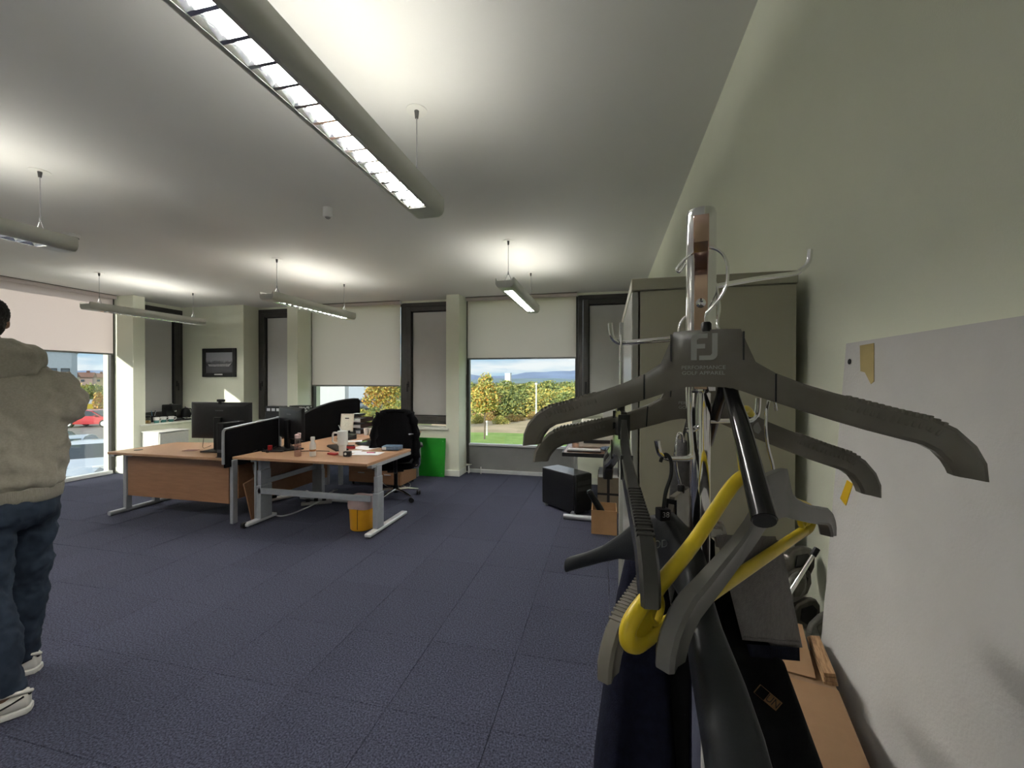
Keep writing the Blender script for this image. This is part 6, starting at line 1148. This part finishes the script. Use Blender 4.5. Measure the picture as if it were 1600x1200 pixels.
# ------------------------------------------------------------------ cars
M_TYRE = mat('tyre', (0.015, 0.015, 0.016), 0.8, var=0.1); M_CARGL = mat('car_glass', (0.05, 0.065, 0.08), 0.06, var=0.05); M_LIGHT = mat('head_light', (0.75, 0.78, 0.80), 0.1, var=0.05); M_PLATE = mat('plate_yellow', (0.65, 0.50, 0.05), 0.5, var=0.03)
def car(px, d, rz, c, label, rough=0.2, van=False):
    p = gpos(px, d); p.z += 0.02; t = thing('parked_car', label, 'van' if van else 'car', p, rz, 'cars in the car park'); m = mat('paint_%s' % label.split()[0], c, rough, metal=0.3, coat=0.5, var=0.02)
    L2 = 2.15
    if van:
        prof = [(-2.4, .35), (2.35, .35), (2.45, .6), (2.4, .95), (1.9, 1.15), (1.5, 1.85), (1.3, 1.95), (-2.35, 1.98), (-2.45, 1.8)]; gl = [(1.85, 1.18), (1.48, 1.78), (0.7, 1.80), (0.7, 1.16)]; hw = 0.92
    else:
        prof = [(-2.12, .40), (-2.0, .28), (2.0, .28), (2.16, .42), (2.18, .62), (2.05, .76), (1.1, .93), (0.35, 1.38), (0.0, 1.46), (-0.9, 1.46), (-1.35, 1.38), (-1.95, .98), (-2.15, .90), (-2.18, .65)]; gl = [(0.98, .96), (0.30, 1.36), (0.0, 1.41), (-0.9, 1.41), (-1.28, 1.34), (-1.72, .98)]; hw = 0.86
    def ringsy(pr, taper): return [[Vector((x, y, z)) for x, z in pr] for y in ()]
    b = MB(); n = len(prof); rs = []
    for y, k in ((-hw, 0.0), (-hw*0.985, 1.0), (hw*0.985, 1.0), (hw, 0.0)):
        rs.append([Vector((x*(0.985 if k == 0 else 1), y*(1-0.17*max(0, z-0.9)/0.5 if not van else 1-0.06*max(0, z-1)), z)) for x, z in prof])
    b.rings(rs).build('body', m, t, world=False, bevel=0.03)
    for s in (-1, 1):
        MB().prism(gl, lambda a, b_, c_: (a, s*(hw+c_)*(1-0.17*max(0, b_-0.9)/0.5 if not van else 1-0.06*max(0, b_-1)), b_), 0.002, 0.008).build('side_window', M_CARGL, t, world=False)
        for x in (-1.3, 1.32):
            w = MB().lathe([(0.01, -0.11), (0.30, -0.11), (0.33, -0.08), (0.33, 0.08), (0.30, 0.11), (0.01, 0.11)], (x, s*(hw-0.09), 0.33), 20, Matrix.Rotation(math.pi/2, 4, 'X')).build('wheel', M_TYRE, t, world=False, smooth=40); MB().lathe([(0.01, -0.115), (0.19, -0.115), (0.20, -0.10), (0.20, 0.10), (0.19, 0.115), (0.01, 0.115)], (x, s*(hw-0.085), 0.33), 14, Matrix.Rotation(math.pi/2, 4, 'X')).build('rim', M_ALU, w, world=False)
        MB().cbox((L2-0.06, s*0.60, 0.68 if not van else 0.9), (0.16, 0.36, 0.14)).build('headlight', M_LIGHT, t, world=False, bevel=0.03); MB().cbox((0.75, s*(hw+0.08), 0.98), (0.16, 0.16, 0.12)).build('mirror', m, t, world=False, bevel=0.02)
    if not van:
        MB().prism([(1.10, .945), (0.36, 1.395), (0.345, 1.385), (1.085, .935)], lambda a, b_, c_: (a+0.012, c_, b_+0.006), -0.66, 0.66).build('windscreen', M_CARGL, t, world=False)
        MB().prism([(-1.36, 1.39), (-1.94, .99), (-1.955, 1.0), (-1.37, 1.40)], lambda a, b_, c_: (a, c_, b_+0.006), -0.62, 0.62).build('rear_window', M_CARGL, t, world=False)
    else:
        MB().prism([(1.91, 1.17), (1.51, 1.84), (1.50, 1.83), (1.90, 1.16)], lambda a, b_, c_: (a+0.015, c_, b_), -0.78, 0.78).build('windscreen', M_CARGL, t, world=False); MB().cbox((-2.462, 0, 1.35), (0.02, 1.0, 0.5)).build('sign_panel', M_PLATE, t, world=False)
    MB().cbox((2.19 if not van else 2.455, 0, 0.45), (0.02, 0.52, 0.12)).build('number_plate', M_WHITE, t, world=False); MB().cbox((2.175 if not van else 2.43, 0, 0.58), (0.03, 0.7, 0.10)).build('grille', M_DKPLASTIC, t, world=False)
    return t
car(143, 16.8, rad(-42), (0.60, 0.65, 0.73), 'silver blue car facing the window in the front row of the car park'); car(98, 18.0, rad(-44), (0.45, 0.52, 0.62), 'slate blue car to the left of the silver one in the car park'); car(60, 19.2, rad(-46), (0.10, 0.10, 0.11), 'black car half hidden behind the standing person')
car(148, 35, rad(20), (0.45, 0.03, 0.04), 'red car in the second row of the car park'); car(147, 43, rad(140), (0.55, 0.57, 0.60), 'grey van with a yellow panel beyond the red car', van=True)
car(118, 11.3, rad(50), (0.68, 0.73, 0.80), 'pale car parked right below the left window')
for k, (px, d_, c_, lb_) in enumerate(((556, 56, (0.70, 0.72, 0.75), 'white car leftmost of the row outside the middle window'), (580, 55, (0.62, 0.64, 0.68), 'pearl car in the middle of the row outside the middle window'), (606, 54, (0.72, 0.72, 0.72), 'snowy car behind the bright yellow tree'), (628, 53, (0.70, 0.70, 0.72), 'chalk car rightmost of the row outside the middle window'))): car(px, d_, rad(-20+5*k), c_, lb_)
